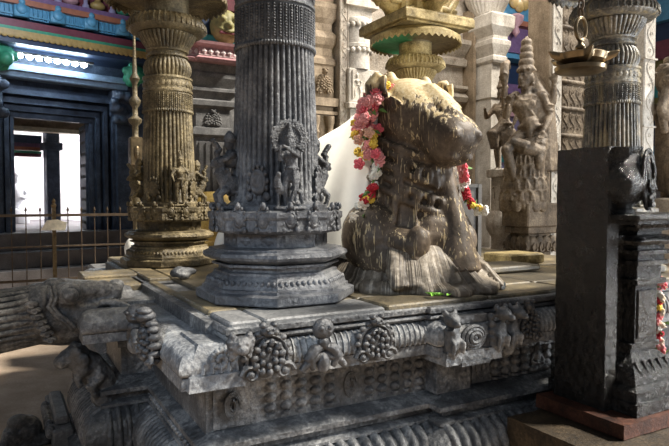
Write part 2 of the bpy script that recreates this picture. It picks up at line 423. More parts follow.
def flame_leaf(mb, w, h, d=.03, Mx=None):
    """horseshoe ornament standing on two scrolls, with ringed medallion and lion-head finial; outward is -Y"""
    X = Mx or Matrix.Identity(4)
    r = w*.33
    mb.lathe([(r, -d*.4), (r, 0), (r*.92, d*.35), (r*.55, d*.75), (.001, d*.95)], 20, M=X @ T(0, 0, h*.42) @ RX(PI/2))
    for q, t in ((r, d*.5), (r*.72, d*.8)):
        mb.tube([(q*math.sin(a), -t, h*.42+q*math.cos(a)) for a in [(-2.5+5*k/16) for k in range(17)]], w*.035, 6, M=X)
    for k in range(13):
        a = -2.3+4.6*k/12; mb.ell((r*1.1*math.sin(a), -d*.35, h*.42+r*1.14*math.cos(a)), (w*.07, d*.6, h*.06), n=8, m=6, M=X)
    for k in range(6):
        a = PI*2*k/6; mb.ell((r*.36*math.sin(a), -d*1.1, h*.42+r*.36*math.cos(a)), (w*.05, d*.4, w*.05), n=8, m=6, M=X)
    for k in range(11):
        a = PI*2*k/11+.2; mb.ell((r*.68*math.sin(a), -d*.95, h*.42+r*.68*math.cos(a)), (w*.055, d*.4, w*.065), (0, a, 0), n=8, m=6, M=X)
    for s in (-1, 1):
        mb.tube([(s*(w*.27+w*.16*(1-k/16)*math.cos(k*.6)), -d*.7, h*.17+h*.15*(1-k/16)*math.sin(k*.6)) for k in range(17)], [w*.045*(1-k/30) for k in range(17)], 6, M=X)
        mb.ell((s*w*.27, -d*.6, h*.17), (w*.07, d*.6, w*.07), n=8, m=6, M=X)
    mb.ell((0, -d*.8, h*.86), (w*.13, d, h*.10), n=10, m=8, M=X)
    for s in (-1, 1):
        mb.ell((s*w*.09, -d*.9, h*.95), (w*.06, d*.7, h*.05), n=8, m=6, M=X); mb.ell((s*w*.05, -d*1.7, h*.88), (w*.022, d*.3, h*.02), n=6, m=4, M=X)
    mb.ell((0, -d*1.7, h*.83), (w*.055, d*.4, h*.035), n=8, m=6, M=X)
def bud_leaf(mb, w, h, d=.03, Mx=None):
    X = Mx or Matrix.Identity(4)
    mb.ell((0, -d*.6, h*.8), (w*.22, d, h*.2), M=X); mb.ell((0, -d*.7, h*.55), (w*.12, d*.8, h*.12), M=X)
    for s in (-1, 1):
        mb.tube([(0, -d*.6, h*.5), (s*w*.18, -d*.8, h*.45), (s*w*.3, -d*.8, h*.3), (s*w*.2, -d*.6, h*.1)], [w*.06, w*.11, w*.11, w*.05], 8, M=X)
        mb.tube([(0, -d*.6, h*.35), (s*w*.3, -d*.7, h*.25), (s*w*.45, -d*.7, h*.1)], [w*.06, w*.09, w*.06], 8, M=X)
        mb.ell((s*w*.08, -d*1.5, h*.83), (w*.05, d*.3, w*.05), n=6, m=5, M=X)
    mb.ell((0, -d*.6, h*.2), (w*.13, d*.9, h*.2), M=X)
# ================================================================== SETTING
def struct(mb, name, mat, smooth=None):
    o = mb.build(name, mat, None, smooth); o['kind'] = 'structure'; return o
struct(MB().box(-9, 14, -6, 22, -.1, 0), 'floor', M['floor'])

# ================================================================== PLATFORM
ZT = 1.05
plat = thing('stone_platform', 'large dark carved granite platform under the bull, with moulded edges and bulging petal base', 'platform', (0, 0, 0))
PATH = [(-.55, 1.35), (-.80, 1.35), (-.80, .55), (-.55, .55), (-.55, -.47), (.66, -.47), (.66, -.56), (3.05, -.56), (3.05, 2.6), (-.55, 2.6), (-.55, 1.36)]
def arcs(pts): return pts
PTOP = [(-.30, 2.6), (-.37, 1.0), (-.37, .38), (-.37, -.47), (.66, -.47), (.66, -.50), (3.05, -.50), (3.05, 2.6)]
core = MB()
core.plan([(-.5, -.38), (3.0, -.38), (3.0, 2.5), (-.5, 2.5)], .0, 1.02)
core.build('core', M['plat'], plat)
# paving slabs of the top, with narrow joints
xs = [-.455, -.30, .33, .98, 1.62, 2.35, 3.17]; ys = [-.562, -.27, .40, 1.02, 1.75, 2.72]
r0 = random.Random(3)
for i in range(len(xs)-1):
    for j in range(len(ys)-1):
        g = .006; dz = r0.uniform(-.006, .0)
        if i == 0 and j == 2: continue
        MB().box(xs[i]+g, xs[i+1]-g, ys[j]+g, ys[j+1]-g, 1.0, ZT-.004+dz, .008).build('paving_slab', M['grey_paving'] if j == 0 and i < 2 else M['plat_top'], plat)
MB().box(-.80, -.47, .98, 1.36, .93, ZT-.03, .01).build('paving_slab', M['grey_paving'] if j == 0 and i < 2 else M['plat_top'], plat)
MB().box(-.80, -.30, 1.38, 1.72, .93, ZT-.012, .01).build('paving_slab', M['plat_top'], plat)
MB().box(-.72, -.47, .60, .96, .93, .985, .01).build('paving_slab', M['plat'], plat)
MB().box(-.46, -.40, .41, .98, .96, ZT-.02, .008).build('paving_slab', M['plat_top'], plat)
top = MB(); top.sweep(PTOP, [(-.2, 1.022), (.092, 1.022), (.10, 1.015), (.10, .994), (.086, .987), (.075, .984), (-.2, .98)])
top.build('edge_slab', M['plat'], plat)
fil = MB(); fil.sweep(PTOP, [(-.2, .985), (.075, .985), (.09, .98), (.096, .968), (.09, .958), (.07, .953), (-.2, .95)])
fil.build('fillet', M['plat'], plat, 40)
KAP = [(.05, .955), (.07, .95), (.095, .935), (.112, .91), (.12, .885), (.12, .86), (.11, .845)]
cor = MB(); cor.sweep(PATH, [(-.3, .955)] + KAP + [(.098, .840), (.105, .838), (.108, .79), (.08, .784), (-.3, .784)])
# fine vertical folds on the curved overhang, as in the photograph
def ribs(mb, prof, p0, p1, spacing, rad, n=5, sk=()):
    a, b = Vector(p0), Vector(p1); d = (b-a); ln = d.length; d.normalize(); nr = Vector((d.y, -d.x)); k = int(ln/spacing)
    for i in range(k):
        s = (i+.5)*ln/k; q = a+d*s
        if any(l < s < h for l, h in sk): continue
        mb.tube([(q.x+nr.x*o, q.y+nr.y*o, z) for o, z in prof], rad, n)
ribs(cor, KAP, (-.28, -.47), (.62, -.47), .030, .0065)
ribs(cor, KAP, (.98, -.56), (2.4, -.56), .032, .008)
ribs(cor, KAP, (-.55, .5), (-.55, -.2), .032, .007)
cor_o = cor.build('cornice', M['plat_light'], plat, 45)
fr = MB(); fr.sweep(PATH, [(-.35, .785), (-.115, .785), (-.115, .735), (-.10, .72), (-.10, .705), (-.12, .70), (-.12, .54), (-.10, .535), (-.35, .53)])
fr.box(.70, .93, -.475, -.3, .535, .735); fr.box(-.47, -.30, -.39, -.2, .535, .735); fr.box(.17, .30, -.378, -.3, .55, .725); fr.box(-.24, -.235, -.36, -.3, .55, .725)
fr.box(.96, 1.08, -.455, -.3, .55, .725)
for c in (-.385, .235, 1.02):
    y = -.40 if c < 0 else (-.38 if c < .9 else -.46)
    for k in range(4):
        fr.tube([(c+.035*(1-k*.2)*math.cos(a+k), y-.002, .635+.06*(1-k*.2)*math.sin(a+k)) for a in [j*.5 for j in range(11)]], .007, 5)
fr_o = fr.build('frieze', M['plat'], plat, 40)
def baluster(u, v):
    b = MB(); prof = [(.012, .545), (.026, .55), (.026, .562)]
    for k in range(3):
        z = .565+.048*k; prof += [(.014, z), (.03, z+.012), (.034, z+.024), (.028, z+.038), (.014, z+.047)]
    prof += [(.03, .715), (.03, .73)]
    b.lathe(prof, 12, c=(u, v, 0)); b.build('baluster', M['plat'], fr_o, 50)
for k in range(5): baluster(-.195+k*.078, -.37)
for k in range(5): baluster(.345+k*.078, -.37)
for k in range(4): baluster(1.135+k*.075, -.445)
for k in range(7): baluster(1.54+k*.075, -.445)
sit = MB(); sit.ell((1.46, -.45, .58), (.06, .035, .025)); sit.ell((1.46, -.45, .63), (.025, .025, .045)); sit.ell((1.46, -.46, .69), (.02, .02, .024)); sit.ell((1.46, -.455, .715), (.014, .014, .02))
for s in (-1, 1):
    sit.tube([(1.46+s*.025, -.45, .655), (1.46+s*.05, -.46, .61), (1.46+s*.01, -.49, .60)], .009, 6); sit.ell((1.46+s*.05, -.47, .575), (.03, .025, .018))
put(fuse(sit, .006, 3), 'seated_figure', M['plat'], fr_o)
led = MB(); led.sweep(PATH, [(-.4, .54), (-.11, .54), (-.09, .532), (-.005, .505), (.01, .498), (.01, .475), (-.01, .468), (-.035, .462), (-.05, .45), (-.045, .43), (.0, .425), (.012, .418), (.012, .404), (-.02, .398), (-.4, .395)])
led_o = led.build('ledge', M['plat'], plat, 30)
PET = [(-.02, .40), (.03, .385), (.075, .35), (.10, .30), (.105, .25), (.09, .20), (.055, .155), (.02, .13)]
pet = MB(); pet.sweep(PATH, [(-.4, .40)] + PET + [(-.4, .13)])
ribs(pet, PET, (-.55, -.47), (.66, -.47), .062, .024, 7); ribs(pet, PET, (.66, -.56), (3.1, -.56), .062, .024, 7)
ribs(pet, PET, (-.55, .5), (-.55, -.47), .045, .016, 6); ribs(pet, PET, (-.80, 1.3), (-.80, .55), .045, .018, 6); ribs(pet, PET, (-.80, .55), (-.60, .55), .045, .016, 6)
pet.build('petal_moulding', M['plat'], plat, 60)
bs = MB(); bs.sweep(PATH, [(-.4, .135), (.03, .135), (.10, .11), (.14, .09), (.14, 0), (-.4, 0)]); bs.build('plinth', M['plat'], plat)
# beaded row along the left ledge
bd = MB()
for k in range(22): bd.ell((-.555-.002, .46-k*.042, .456), (.016, .016, .014), n=8, m=6)
bd.build('bead_row', M['plat'], led_o, 60)
# ornaments on the overhang
def orn(fn, u, v, z, w, h, d, rz=0):
    b = MB(); fn(b, w, h, d); b.build('cornice_ornament', M['plat_dark'], cor_o, 60, (u, v, z), rz)
orn(flame_leaf, -.306, -.60, .785, .28, .26, .03)
orn(bud_leaf, -.045, -.60, .79, .24, .245, .03)
orn(flame_leaf, .235, -.595, .79, .26, .235, .026)
orn(flame_leaf, 1.13, -.675, .785, .22, .25, .028)
orn(flame_leaf, 1.50, -.675, .785, .22, .25, .028)
orn(flame_leaf, 2.1, -.675, .785, .22, .25, .028)
orn(flame_leaf, -.675, -.18, .79, .26, .28, .05, -PI/2)
orn(bud_leaf, -.675, .12, .79, .22, .25, .045, -PI/2)
# lion mask near the corner
lm = MB(); lm.ell((0, -.02, 0), (.06, .045, .05)); lm.ell((0, -.055, -.02), (.032, .025, .024))
for s in (-1, 1):
    lm.ell((s*.045, -.02, .045), (.022, .02, .024)); lm.ell((s*.022, -.058, .014), .012)
    for k in range(4): lm.ell((s*(.06-.006*k), -.02, .02-.025*k), (.02, .022, .018), n=8, m=6)
put(fuse(lm, .006, 2), 'lion_mask', M['plat_dark'], cor_o, T(-.435, -.63, .965) @ SC(.8))
# fluted corner block with scroll
cb = MB(); cb.sweep([(-.58, -.28), (-.58, -.55), (-.40, -.55)], [(-.1, .965), (.0, .965), (.03, .92), (.04, .85), (.05, .845), (.055, .785), (-.1, .78)])
for s in (0, 1):
    base = (-.50, -.585) if s == 0 else (-.615, -.42)
    for k in range(20):
        a = k*.5; r = .045*(1-k/24)
        p = (base[0]+(r*math.cos(a) if s == 0 else 0), base[1]+(r*math.cos(a) if s else 0), .90+r*math.sin(a))
        cb.ell(p, .014, n=8, m=6)
for k in range(5): cb.tube([(-.57+.035*k, -.588, .89), (-.575+.037*k, -.595, .85)], .008, 5)
cb.build('corner_block', M['plat_light'], plat, 50)
# projecting shrine-fronted block with rearing beasts on both sides
pb = MB(); pb.sweep([(.64, -.40), (.64, -.64), (.86, -.64), (.86, -.40)], [(-.1, .975), (.02, .975), (.02, .94), (.0, .93), (.045, .87), (.05, .82), (.065, .815), (.07, .755), (-.1, .75)])
for k in range(3): pb.tube([((.75)+(.07-.02*k)*math.cos(a), -.695-.008*k, .875+(.055-.016*k)*math.sin(a)) for a in [j*PI/8 for j in range(17)]], .012, 6)
pb.ell((.75, -.70, .875), (.02, .02, .02))
for k in range(4): pb.box(.66+.012*k, .84-.012*k, -.72+.01*k, -.6, .80-.018*(3-k), .81-.018*(3-k)+.008)
pb_o = pb.build('projecting_block', M['plat'], plat, 50)
for x, s in ((.62, -1), (.91, 1), (1.0, 1)):
    q = MB(); q.tube([(0, -.02, .0), (s*.0, -.05, .09), (s*.015, -.05, .17)], [.035, .045, .035], 8); q.ell((s*.02, -.07, .215), (.04, .045, .035)); q.ell((s*.03, -.11, .20), (.02, .03, .018))
    for e in (-1, 1): q.ell((s*.02+e*.03, -.05, .245), (.014, .014, .018)); q.tube([(e*.02, -.06, .12), (e*.03, -.10, .1), (e*.03, -.09, .05)], [.016, .012, .012], 6)
    for k in range(5): q.ell((-s*.035, -.04, .2-.035*k), (.02, .022, .02), n=8, m=6)
    put(fuse(q, .007, 2), 'rearing_beast', M['plat'], pb_o, T(x, -.645, .765))

# ---- spouting sea-beast balustrade on the left wing
mk = MB()
mk.tube([(-.62, .80, .88), (-.80, .78, .90), (-.98, .77, .92), (-1.14, .77, .92)], [.16, .18, .19, .165], 18)
mk.tube([(-1.05, .77, .92), (-1.25, .76, .90), (-1.5, .74, .87), (-1.85, .72, .78)], [.16, .155, .15, .135], 18)
mk.ell((-.955, .64, 1.03), (.10, .085, .075)); mk.ell((-.86, .64, 1.055), (.08, .07, .05)); mk.ell((-.78, .645, 1.05), (.06, .06, .05)); mk.ell((-.72, .645, 1.03), (.05, .05, .05))
mk.ell((-.88, .66, .93), (.14, .09, .11)); mk.box(-.93, -.80, .575, .70, .86, .99, .02); mk.ell((-1.09, .66, .99), (.07, .07, .10))
mk.ell((-.70, .61, .93), (.06, .05, .05)); mk.tube([(-.80, .59, .985), (-.72, .575, .98), (-.66, .575, .95), (-.64, .58, .90)], [.018, .022, .022, .016], 8)
mk.ell((-1.02, .72, 1.09), (.06, .06, .03)); mk.ell((-.70, .70, 1.06), (.05, .045, .035))
me = fuse(mk, .009, 2)
sb = thing('carved_balustrade', 'sea-beast head with long ridged trunk jutting from the platform over the sandy floor', 'carved balustrade')
put(me, 'beast_head', M['plat'], sb)
rg = MB()
for k in range(13):
    a = -1.2+k*.235
    rg.tube([(-1.05+0*k, .78-.165*math.cos(a)*.95, .92+.165*math.sin(a)*.95), (-1.3, .755-.157*math.cos(a), .895+.157*math.sin(a)), (-1.55, .735-.15*math.cos(a), .865+.15*math.sin(a)), (-1.85, .72-.138*math.cos(a), .78+.138*math.sin(a))], [.012, .017, .017, .014], 6)
rg.build('trunk_ridges', M['plat'], sb, 60)
tp = MB(); tp.lathe([(.058, -.03), (.058, .0), (.045, .012), (.04, .012), (.001, .02)], 18, M=T(-.955, .54, 1.045) @ RX(PI/2)); tp.ell((-.955, .52, 1.045), (.04, .035, .04)); tp.build('eye', M['plat'], sb, 50)
wv = MB()
for d in (0, .022): wv.tube([(-1.055+d, .60, 1.09), (-1.04+d, .575, 1.03), (-1.062+d, .565, .985), (-1.03+d, .56, .94), (-.985+d, .555, .90), (-.95+d, .565, .86)], [.010, .012, .012, .012, .012, .010], 8)
wv.build('brow_band', M['plat'], sb, 60)
for k in range(7):
    q = MB(); q.ell((-1.14+.014*k, .59-.005*k, 1.0-.031*k), (.036, .035, .018), n=12, m=8); q.tube([(-1.14+.014*k+.025*math.cos(j*.8)*(1-j/12), .556-.005*k, 1.0-.031*k+.011*math.sin(j*.8)) for j in range(9)], .005, 5); q.build('mane_curl', M['plat'], sb, 60)
# carved shell panel between head and platform corner
sh = MB()
for j in range(4):
    for k in range(7-j):
        sh.ell((-.66+.026*k+.013*j-.02, .53-.004*j, .86+.028*j), (.017, .014, .02), n=8, m=6)
sh.box(-.72, -.47, .535, .62, .735, .765); sh.box(-.71, -.48, .53, .62, .775, .80); sh.box(-.73, -.46, .545, .62, .81, .835); sh.build('scale_panel', M['plat'], sb, 60)
# small leaping beast bracket under the trunk
lb = MB(); lb.tube([(-.74, .64, .40), (-.79, .63, .54), (-.86, .61, .64), (-.93, .60, .70)], [.05, .075, .08, .06], 10); lb.ell((-.965, .585, .70), (.055, .05, .05)); lb.ell((-1.0, .58, .68), (.045, .045, .04)); lb.ell((-.925, .585, .70), (.07, .06, .075)); lb.ell((-.90, .58, .65), (.06, .055, .06))
for s in (-1, 1):
    lb.tube([(-.88, .59+s*.045, .64), (-.93, .585+s*.045, .59), (-.91, .58+s*.045, .54)], [.03, .024, .02], 6); lb.tube([(-.80, .6+s*.04, .60), (-.86, .59+s*.045, .53), (-.83, .6+s*.045, .47)], [.04, .03, .02], 8)
    lb.ell((-.93, .59+s*.06, .735), (.03, .03, .035)); lb.ell((-.90, .59+s*.07, .69), (.035, .03, .04)); lb.ell((-.90, .59+s*.06, .64), (.035, .03, .035)); lb.ell((-.99, .585+s*.035, .715), (.013, .013, .013))
lb.tube([(-.78, .62, .57), (-.80, .61, .45), (-.74, .62, .36)], [.05, .06, .05], 8)
put(fuse(lb, .01, 2), 'bracket_beast', M['plat'], sb)

# low steps and carved stub beyond the wing (bottom left)
st = thing('stair_side', 'narrow grey stone slab with toothed edge low beside the platform wing', 'stone slab', (0, 0, 0))
a = MB(); a.box(-1.02, -.90, 1.05, 1.85, 0, .14, .01); a.box(-1.0, -.92, 1.15, 1.75, .14, .19, .01); a.build('slab', M['greywall'], st)
b = MB()
for k in range(6): b.ell((-1.03, 1.12+.1*k, .12), (.03, .035, .045))
b.build('tooth_row', M['plat'], st, 60)
cs = MB(); cs.ell((-1.16, 1.28, .10), (.10, .08, .10)); cs.ell((-1.24, 1.24, .09), (.06, .05, .07)); cs.ell((-1.2, 1.25, .17), (.07, .05, .05)); cs.tube([(-1.25, 1.22, .12), (-1.29, 1.2, .04)], [.04, .03], 8); cs.box(-1.25, -1.02, 1.22, 1.34, 0, .07, .01)
o = put(fuse(cs, .011, 2), 'carved_stub', M['plat']); tag(o, 'small dark worn animal-shaped stone stub on the sandy floor', 'carved stone')

# ================================================================== PILLARS
deity_flute = flute_deity(); deity_guard = guardian(); rider = bird_mount()
def small_leaf(Mx):
    b = MB(); X = Mx
    b.lathe([(.075, 0), (.07, .012), (.05, .02), (.045, .015), (.02, .028), (.001, .03)], 16, M=X @ T(0, 0, .11) @ RX(PI/2))
    for k in range(9):
        t = -2.0+4*k/8; b.ell((.08*math.sin(t), -.008, .11+.085*math.cos(t)), (.017, .014, .017), n=8, m=6, M=X)
    for s in (-1, 1): b.ell((s*.075, -.012, .03), (.03, .016, .025), n=8, m=6, M=X)
    return b
def pillar(label, mat, loc, R, zs, zr, front, group='fluted pillars around the bull', cap=True, side=rider, simple=False, dish_mat=None):
    """octagonal moulded base, fluted round shaft with beaded band, pot-and-dish capital. R shaft radius, zs scallop height, zr top of beaded band"""
    p = thing('carved_pillar', label, 'pillar', loc, 0, group)
    rb = R/.227
    b = MB(); oc = PI/8
    b.lathe([(.415*rb, 0), (.418*rb, .005), (.418*rb, .042), (.405*rb, .048), (.385*rb, .052), (.385*rb, .066), (.372*rb, .07), (.366*rb, .09), (.345*rb, .115), (.325*rb, .13), (.325*rb, .142), (.30*rb, .148), (.30*rb, .168), (.335*rb, .172), (.335*rb, .183), (.31*rb, .187), (.345*rb, .197), (.372*rb, .208), (.382*rb, .222), (.378*rb, .238), (.35*rb, .25), (.35*rb, .258), (.30*rb, .262), (.272*rb, .266), (.272*rb, .335)], 8, rot=oc)
    bs_ = b
    w = MB()
    for k in range(8):
        a = k*PI/4+PI/8+PI/8
        for j in range(9):
            t = (j-4)*.03*rb; ca, sa = math.cos(a), math.sin(a); r = .358*rb*.924
            w.ell((r*ca-t*sa, r*sa+t*ca, .096), (.012, .012, .016), n=8, m=6)
    dm = bs_
    for k in range(8):
        a = k*PI/4; X = RZ(a) @ T(.272*rb*.924+.002, 0, .30)
        for t in (-.06, .06):
            dm.add([(0, t-.035, 0), (0, t, -.027), (0, t+.035, 0), (0, t, .027), (.008, t, 0)], [(0, 1, 4), (1, 2, 4), (2, 3, 4), (3, 0, 4), (3, 2, 1, 0)], X)
    ba_o = bs_.build('base', mat, p, 20)
    w.build('leaf_border', mat, ba_o, 60)
    c = MB(); c.lathe([(.28*rb, .330), (.335*rb, .337), (.35*rb, .35), (.345*rb, .40), (.355*rb, .415), (.355*rb, .44), (.335*rb, .447), (.28*rb, .45), (.28*rb, .46)], 8, rot=oc)
    co_o = c.build('collar', mat, p, 20)
    for k in range(16):
        a = (k+.5)*PI/8
        if simple and k % 2: continue
        r = .345*rb*.94; s = MB(); small_leaf_m = T(r*math.cos(a), r*math.sin(a), .335) @ RZ(a+PI/2) @ SC(.46, .55, .66)
        sl = small_leaf(small_leaf_m); sl.ell((0, -.02, .205), (.03, .025, .03), M=small_leaf_m); sl.build('collar_ornament', mat, co_o, 60)
    s = MB(); N = 44 if R > .22 else 38; tp = .885
    s.lathe([(R*1.16, .445), (R*1.16, .475), (R*1.06, .485), (R*1.02, .50, .014), (R*.97, .8, .014), (R*tp, zs, .014)], N*6, flute=N); sh_o = s.build('shaft', mat, p, 50)
    bb = MB(); bb.lathe([(R*tp, zs-.01), (R*(tp+.025), zs), (R*tp, zr-.05), (R*(tp-.01), zr-.045)], 56)
    for k in range(N*2):
        a = 2*PI*k/(N*2); ca, sa = math.cos(a), math.sin(a)
        bb.ell((R*(tp+.02)*ca, R*(tp+.02)*sa, zs), (.011, .011, .014), n=6, m=5)
        if k % 2 == 0:
            m_ = int((zr-.075-zs)/.014)
            for j in range(m_): bb.ell((R*(tp+.016)*ca, R*(tp+.016)*sa, zs+.03+.014*j), (.0075, .0075, .006), n=6, m=4)
        else: bb.tube([(R*(tp+.022)*ca, R*(tp+.022)*sa, zs+.01), (R*(tp+.002)*ca, R*(tp+.002)*sa, zr-.06)], .005, 4)
    bb.build('beaded_band', mat, sh_o, 60)
    rg = MB(); rg.lathe([(R*(tp-.01), zr-.05), (R*(tp+.04), zr-.045), (R*(tp+.04), zr-.03), (R*tp, zr-.025), (R*tp, zr+.05), (R*(tp+.04), zr+.055), (R*(tp+.04), zr+.07), (R*(tp-.04), zr+.075)], 56)
    for k in range(28):
        a = 2*PI*k/28; rg.lathe([(.022, 0), (.02, .006), (.006, .01)], 8, M=T(R*(tp-.005)*math.cos(a), R*(tp-.005)*math.sin(a), zr+.012) @ RZ(a) @ RY(PI/2))
    rg.build('ring_band', mat, p, 50)
    z = zr+.07; q = R/.21
    if cap:
        bu = MB(); bu.lathe([(.160*q, z, 0), (.170*q, z+.01, .012), (.186*q, z+.05, .018), (.188*q, z+.085, .018), (.175*q, z+.12, .015), (.152*q, z+.15, .008), (.145*q, z+.16, 0)], 34*4, flute=34); bu.build('pot', mat, p, 50)
        nk = MB(); nk.lathe([(.145*q, z+.155), (.163*q, z+.16), (.163*q, z+.172), (.145*q, z+.177), (.145*q, z+.198), (.162*q, z+.203), (.167*q, z+.215), (.155*q, z+.22)], 48); nk.build('neck', mat, p, 40)
        cu = MB(); cu.lathe([(.155*q, z+.218, 0), (.168*q, z+.235, .01), (.20*q, z+.28, .016), (.222*q, z+.318, .016), (.226*q, z+.333, .01), (.215*q, z+.338, 0)], 40*4, flute=40); cu.build('cup', mat, p, 50)
        to = MB(); to.lathe([(.20*q, z+.338), (.27*q, z+.343), (.297*q, z+.365), (.302*q, z+.395), (.292*q, z+.43), (.265*q, z+.455), (.17*q, z+.47)], 56)
        for k in range(44):
            a = 2*PI*k/44; to.tube([(.303*q*math.cos(a), .303*q*math.sin(a), z+.37), (.299*q*math.cos(a), .299*q*math.sin(a), z+.405), (.27*q*math.cos(a), .27*q*math.sin(a), z+.452)], .011, 5)
        to.build('cushion', mat, p, 60)
        di = MB(); nt = 44; n = nt*4; rings = []
        def dz(i): return .028*abs(((i % 4)/2)-1)
        for r, zz, tooth in ((.17, .46, 0), (.17, .62, 0), (.33, .635, 0), (.44, .625, 0), (.462, .60, 1), (.475, .60, 1), (.47, .645, 0), (.40, .69, 0), (.10, .70, 0)):
            rings.append([(r*q*math.cos(2*PI*i/n), r*q*math.sin(2*PI*i/n), z+zz-(dz(i) if tooth else 0)) for i in range(n)])
        di.loft(rings); di.build('toothed_dish', mat, p, 50)
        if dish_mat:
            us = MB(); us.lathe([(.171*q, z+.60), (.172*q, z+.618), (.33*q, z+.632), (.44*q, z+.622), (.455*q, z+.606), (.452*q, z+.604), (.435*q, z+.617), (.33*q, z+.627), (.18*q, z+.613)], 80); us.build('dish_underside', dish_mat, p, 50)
        ab = MB(); h = .43*q; ab.box(-h*.9, h*.9, -h*.9, h*.9, z+.70, z+.735); ab.box(-h, h, -h, h, z+.72, z+.80, .006); ab.box(-h*.97, h*.97, -h*.97, h*.97, z+.80, z+.815); ab.build('abacus', mat, p)
        bk = MB(); bk.box(-.2*q, .2*q, -.2*q, .2*q, z+.81, z+.92, .01)
        bk.box(-.26*q, .26*q, -.15*q, .15*q, z+.86, z+1.3, .03); bk.box(-.15*q, .15*q, -.26*q, .26*q, z+.86, z+1.3, .03); bk_o = bk.build('capital_block', mat, p)
        for k in range(4):
            a = k*PI/2; d = MB(); X = RZ(a)
            d.tube([(.15*q, 0, z+.94), (.32*q, 0, z+.92), (.42*q, 0, z+1.0), (.48*q, 0, z+1.12)], [.09*q, .085*q, .075*q, .09*q], 10, M=X)
            for s in (-1, 1): d.tube([(.2*q, s*.08, z+.98), (.35*q, s*.1, z+.96), (.44*q, s*.09, z+1.08)], [.035*q, .035*q, .03*q], 8, M=X)
            d.lathe([(.002, -.11), (.02, -.10), (.035, -.07), (.065, -.05), (.07, -.03), (.045, -.01), (.03, 0), (.055, .01), (.06, .03), (.03, .05)], 14, c=(.47*q, 0, z+1.02), M=X)
            d.build('bracket', mat, bk_o, 50)
    for a, me, sc, dr in front:
        put(me, 'relief_figure' if me is not side else 'bracket_figure', mat, p, RZ(a) @ T(0, -dr, .46) @ SC(sc))
    for a in (-PI/4, PI/4, PI*.75, -PI*.75):
        sl = small_leaf(RZ(a) @ T(0, -R*1.03, .49) @ SC(.62, .55, .9)); sl.build('leaf_motif', mat, sh_o, 60)
    return p
H = PI/2
pillar('blue-grey fluted stone pillar at the platform corner with a flute-playing deity carved at its foot', M['P1'], (0, 0, ZT), .227, 1.275, 1.525,
       [(-.14, deity_flute, .355, .265), (-H, rider, .43, .20), (H, rider, .43, .18), (PI, deity_guard, .36, .26)], cap=True)
pillar('yellowish brown fluted pillar beside the doorway with a standing guardian at its foot', M['P2'], (-.10, 1.90, ZT), .208, 1.19, 1.385,
       [(.1, deity_guard, .36, .25), (-H, rider, .40, .18), (H, rider, .40, .18), (PI, deity_guard, .36, .25)])
pillar('ochre pillar rising behind the bull\'s head with green-bellied toothed dish and square plate', M['P3'], (2.36, 1.96, ZT), .20, 1.15, 1.37,
       [(0, deity_guard, .36, .24), (-H, rider, .40, .18), (H, rider, .40, .18), (PI, deity_guard, .36, .24)], simple=True, dish_mat=reflect_dish('green_reflection_dish'))
pillar('grey fluted pillar behind the hanging lamp and black pier', M['P4'], (2.64, -.05, ZT), .205, 1.19, 1.375,
       [(0, deity_guard, .36, .24), (-H, rider, .40, .18), (H, rider, .40, .18), (PI, deity_guard, .36, .24)], simple=True)
# ================================================================== BULL
NX, NY = .92, .0
NR = math.radians(16)
bull = thing('bull_statue', 'large kneeling stone bull with cream ghee running down its head and neck', 'bull statue', (NX, NY, ZT), NR)
b = MB()
b.tube([(0, .10, .12), (0, .05, .45), (0, .03, .75), (0, .03, .95)], [.34, .27, .225, .195], 24)
b.ell((0, .45, .42), (.36, .45, .40)); b.ell((0, .95, .36), (.38, .42, .34)); b.ell((0, .30, .82), (.17, .26, .26))
hy, hz, dy_, dz_ = .14, 1.095, -.863, -.506           # axis of the head, sloping forward and down
rings = []
for t, w_, h_ in ((-.06, .05, .05), (-.04, .11, .11), (.0, .165, .155), (.06, .212, .185), (.13, .234, .196), (.20, .236, .194), (.27, .226, .180), (.34, .205, .162), (.39, .170, .144), (.43, .150, .136), (.48, .150, .146), (.53, .150, .148), (.575, .140, .136), (.612, .112, .106), (.632, .07, .065), (.64, .03, .03)):
    ring = []
    for k in range(36):
        a = 2*PI*k/36; c_, s_ = math.cos(a), math.sin(a); p_ = 2/2.5
        x = w_*abs(c_)**p_*(1 if c_ > 0 else -1)+.035*max(0, t)/.6; up = h_*abs(s_)**p_*(1 if s_ > 0 else -1)
        ring.append((x, hy+dy_*t-.506*up, hz+dz_*t+.863*up))
    rings.append(ring)
hb = MB(T(.005, .085, 0) @ RZ(-.27) @ T(0, -.08, 0))
hb.loft(rings)
hb.ell((0, -.02, .95), (.19, .17, .14)); hb.tube([(.01, -.10, 1.12), (.02, -.24, 1.005), (.03, -.34, .915)], [.08, .08, .07], 10)
hb.ell((.03, -.285, .735), (.10, .095, .05), n=18, m=12)
for s in (-1, 1):
    hb.ell((.033+s*.075, -.432, .858), (.03, .018, .026)); hb.ell((.033+s*.1, -.41, .85), (.02, .03, .03)); hb.ell((.03+s*.05, -.375, .735), (.042, .026, .026))
    hb.ell((s*.215, -.10, 1.035), (.026, .042, .034)); hb.tube([(s*.215, -.165, 1.04), (s*.238, -.10, 1.08), (s*.23, -.03, 1.065)], .012, 8)
    hb.tube([(s*.17, .05, 1.02), (s*.235, .05, 1.09), (s*.255, .04, 1.17), (s*.235, .02, 1.235)], [.055, .066, .062, .03], 12)
    hb.tube([(s*.20, -.03, 1.08), (s*.25, -.045, 1.13), (s*.245, -.04, 1.21)], .018, 8)
    hb.lathe([(.045, 0), (.036, .03), (.02, .055), (.004, .065)], 10, c=(s*.13, .06, 1.2))
b.add(hb.v, hb.f)
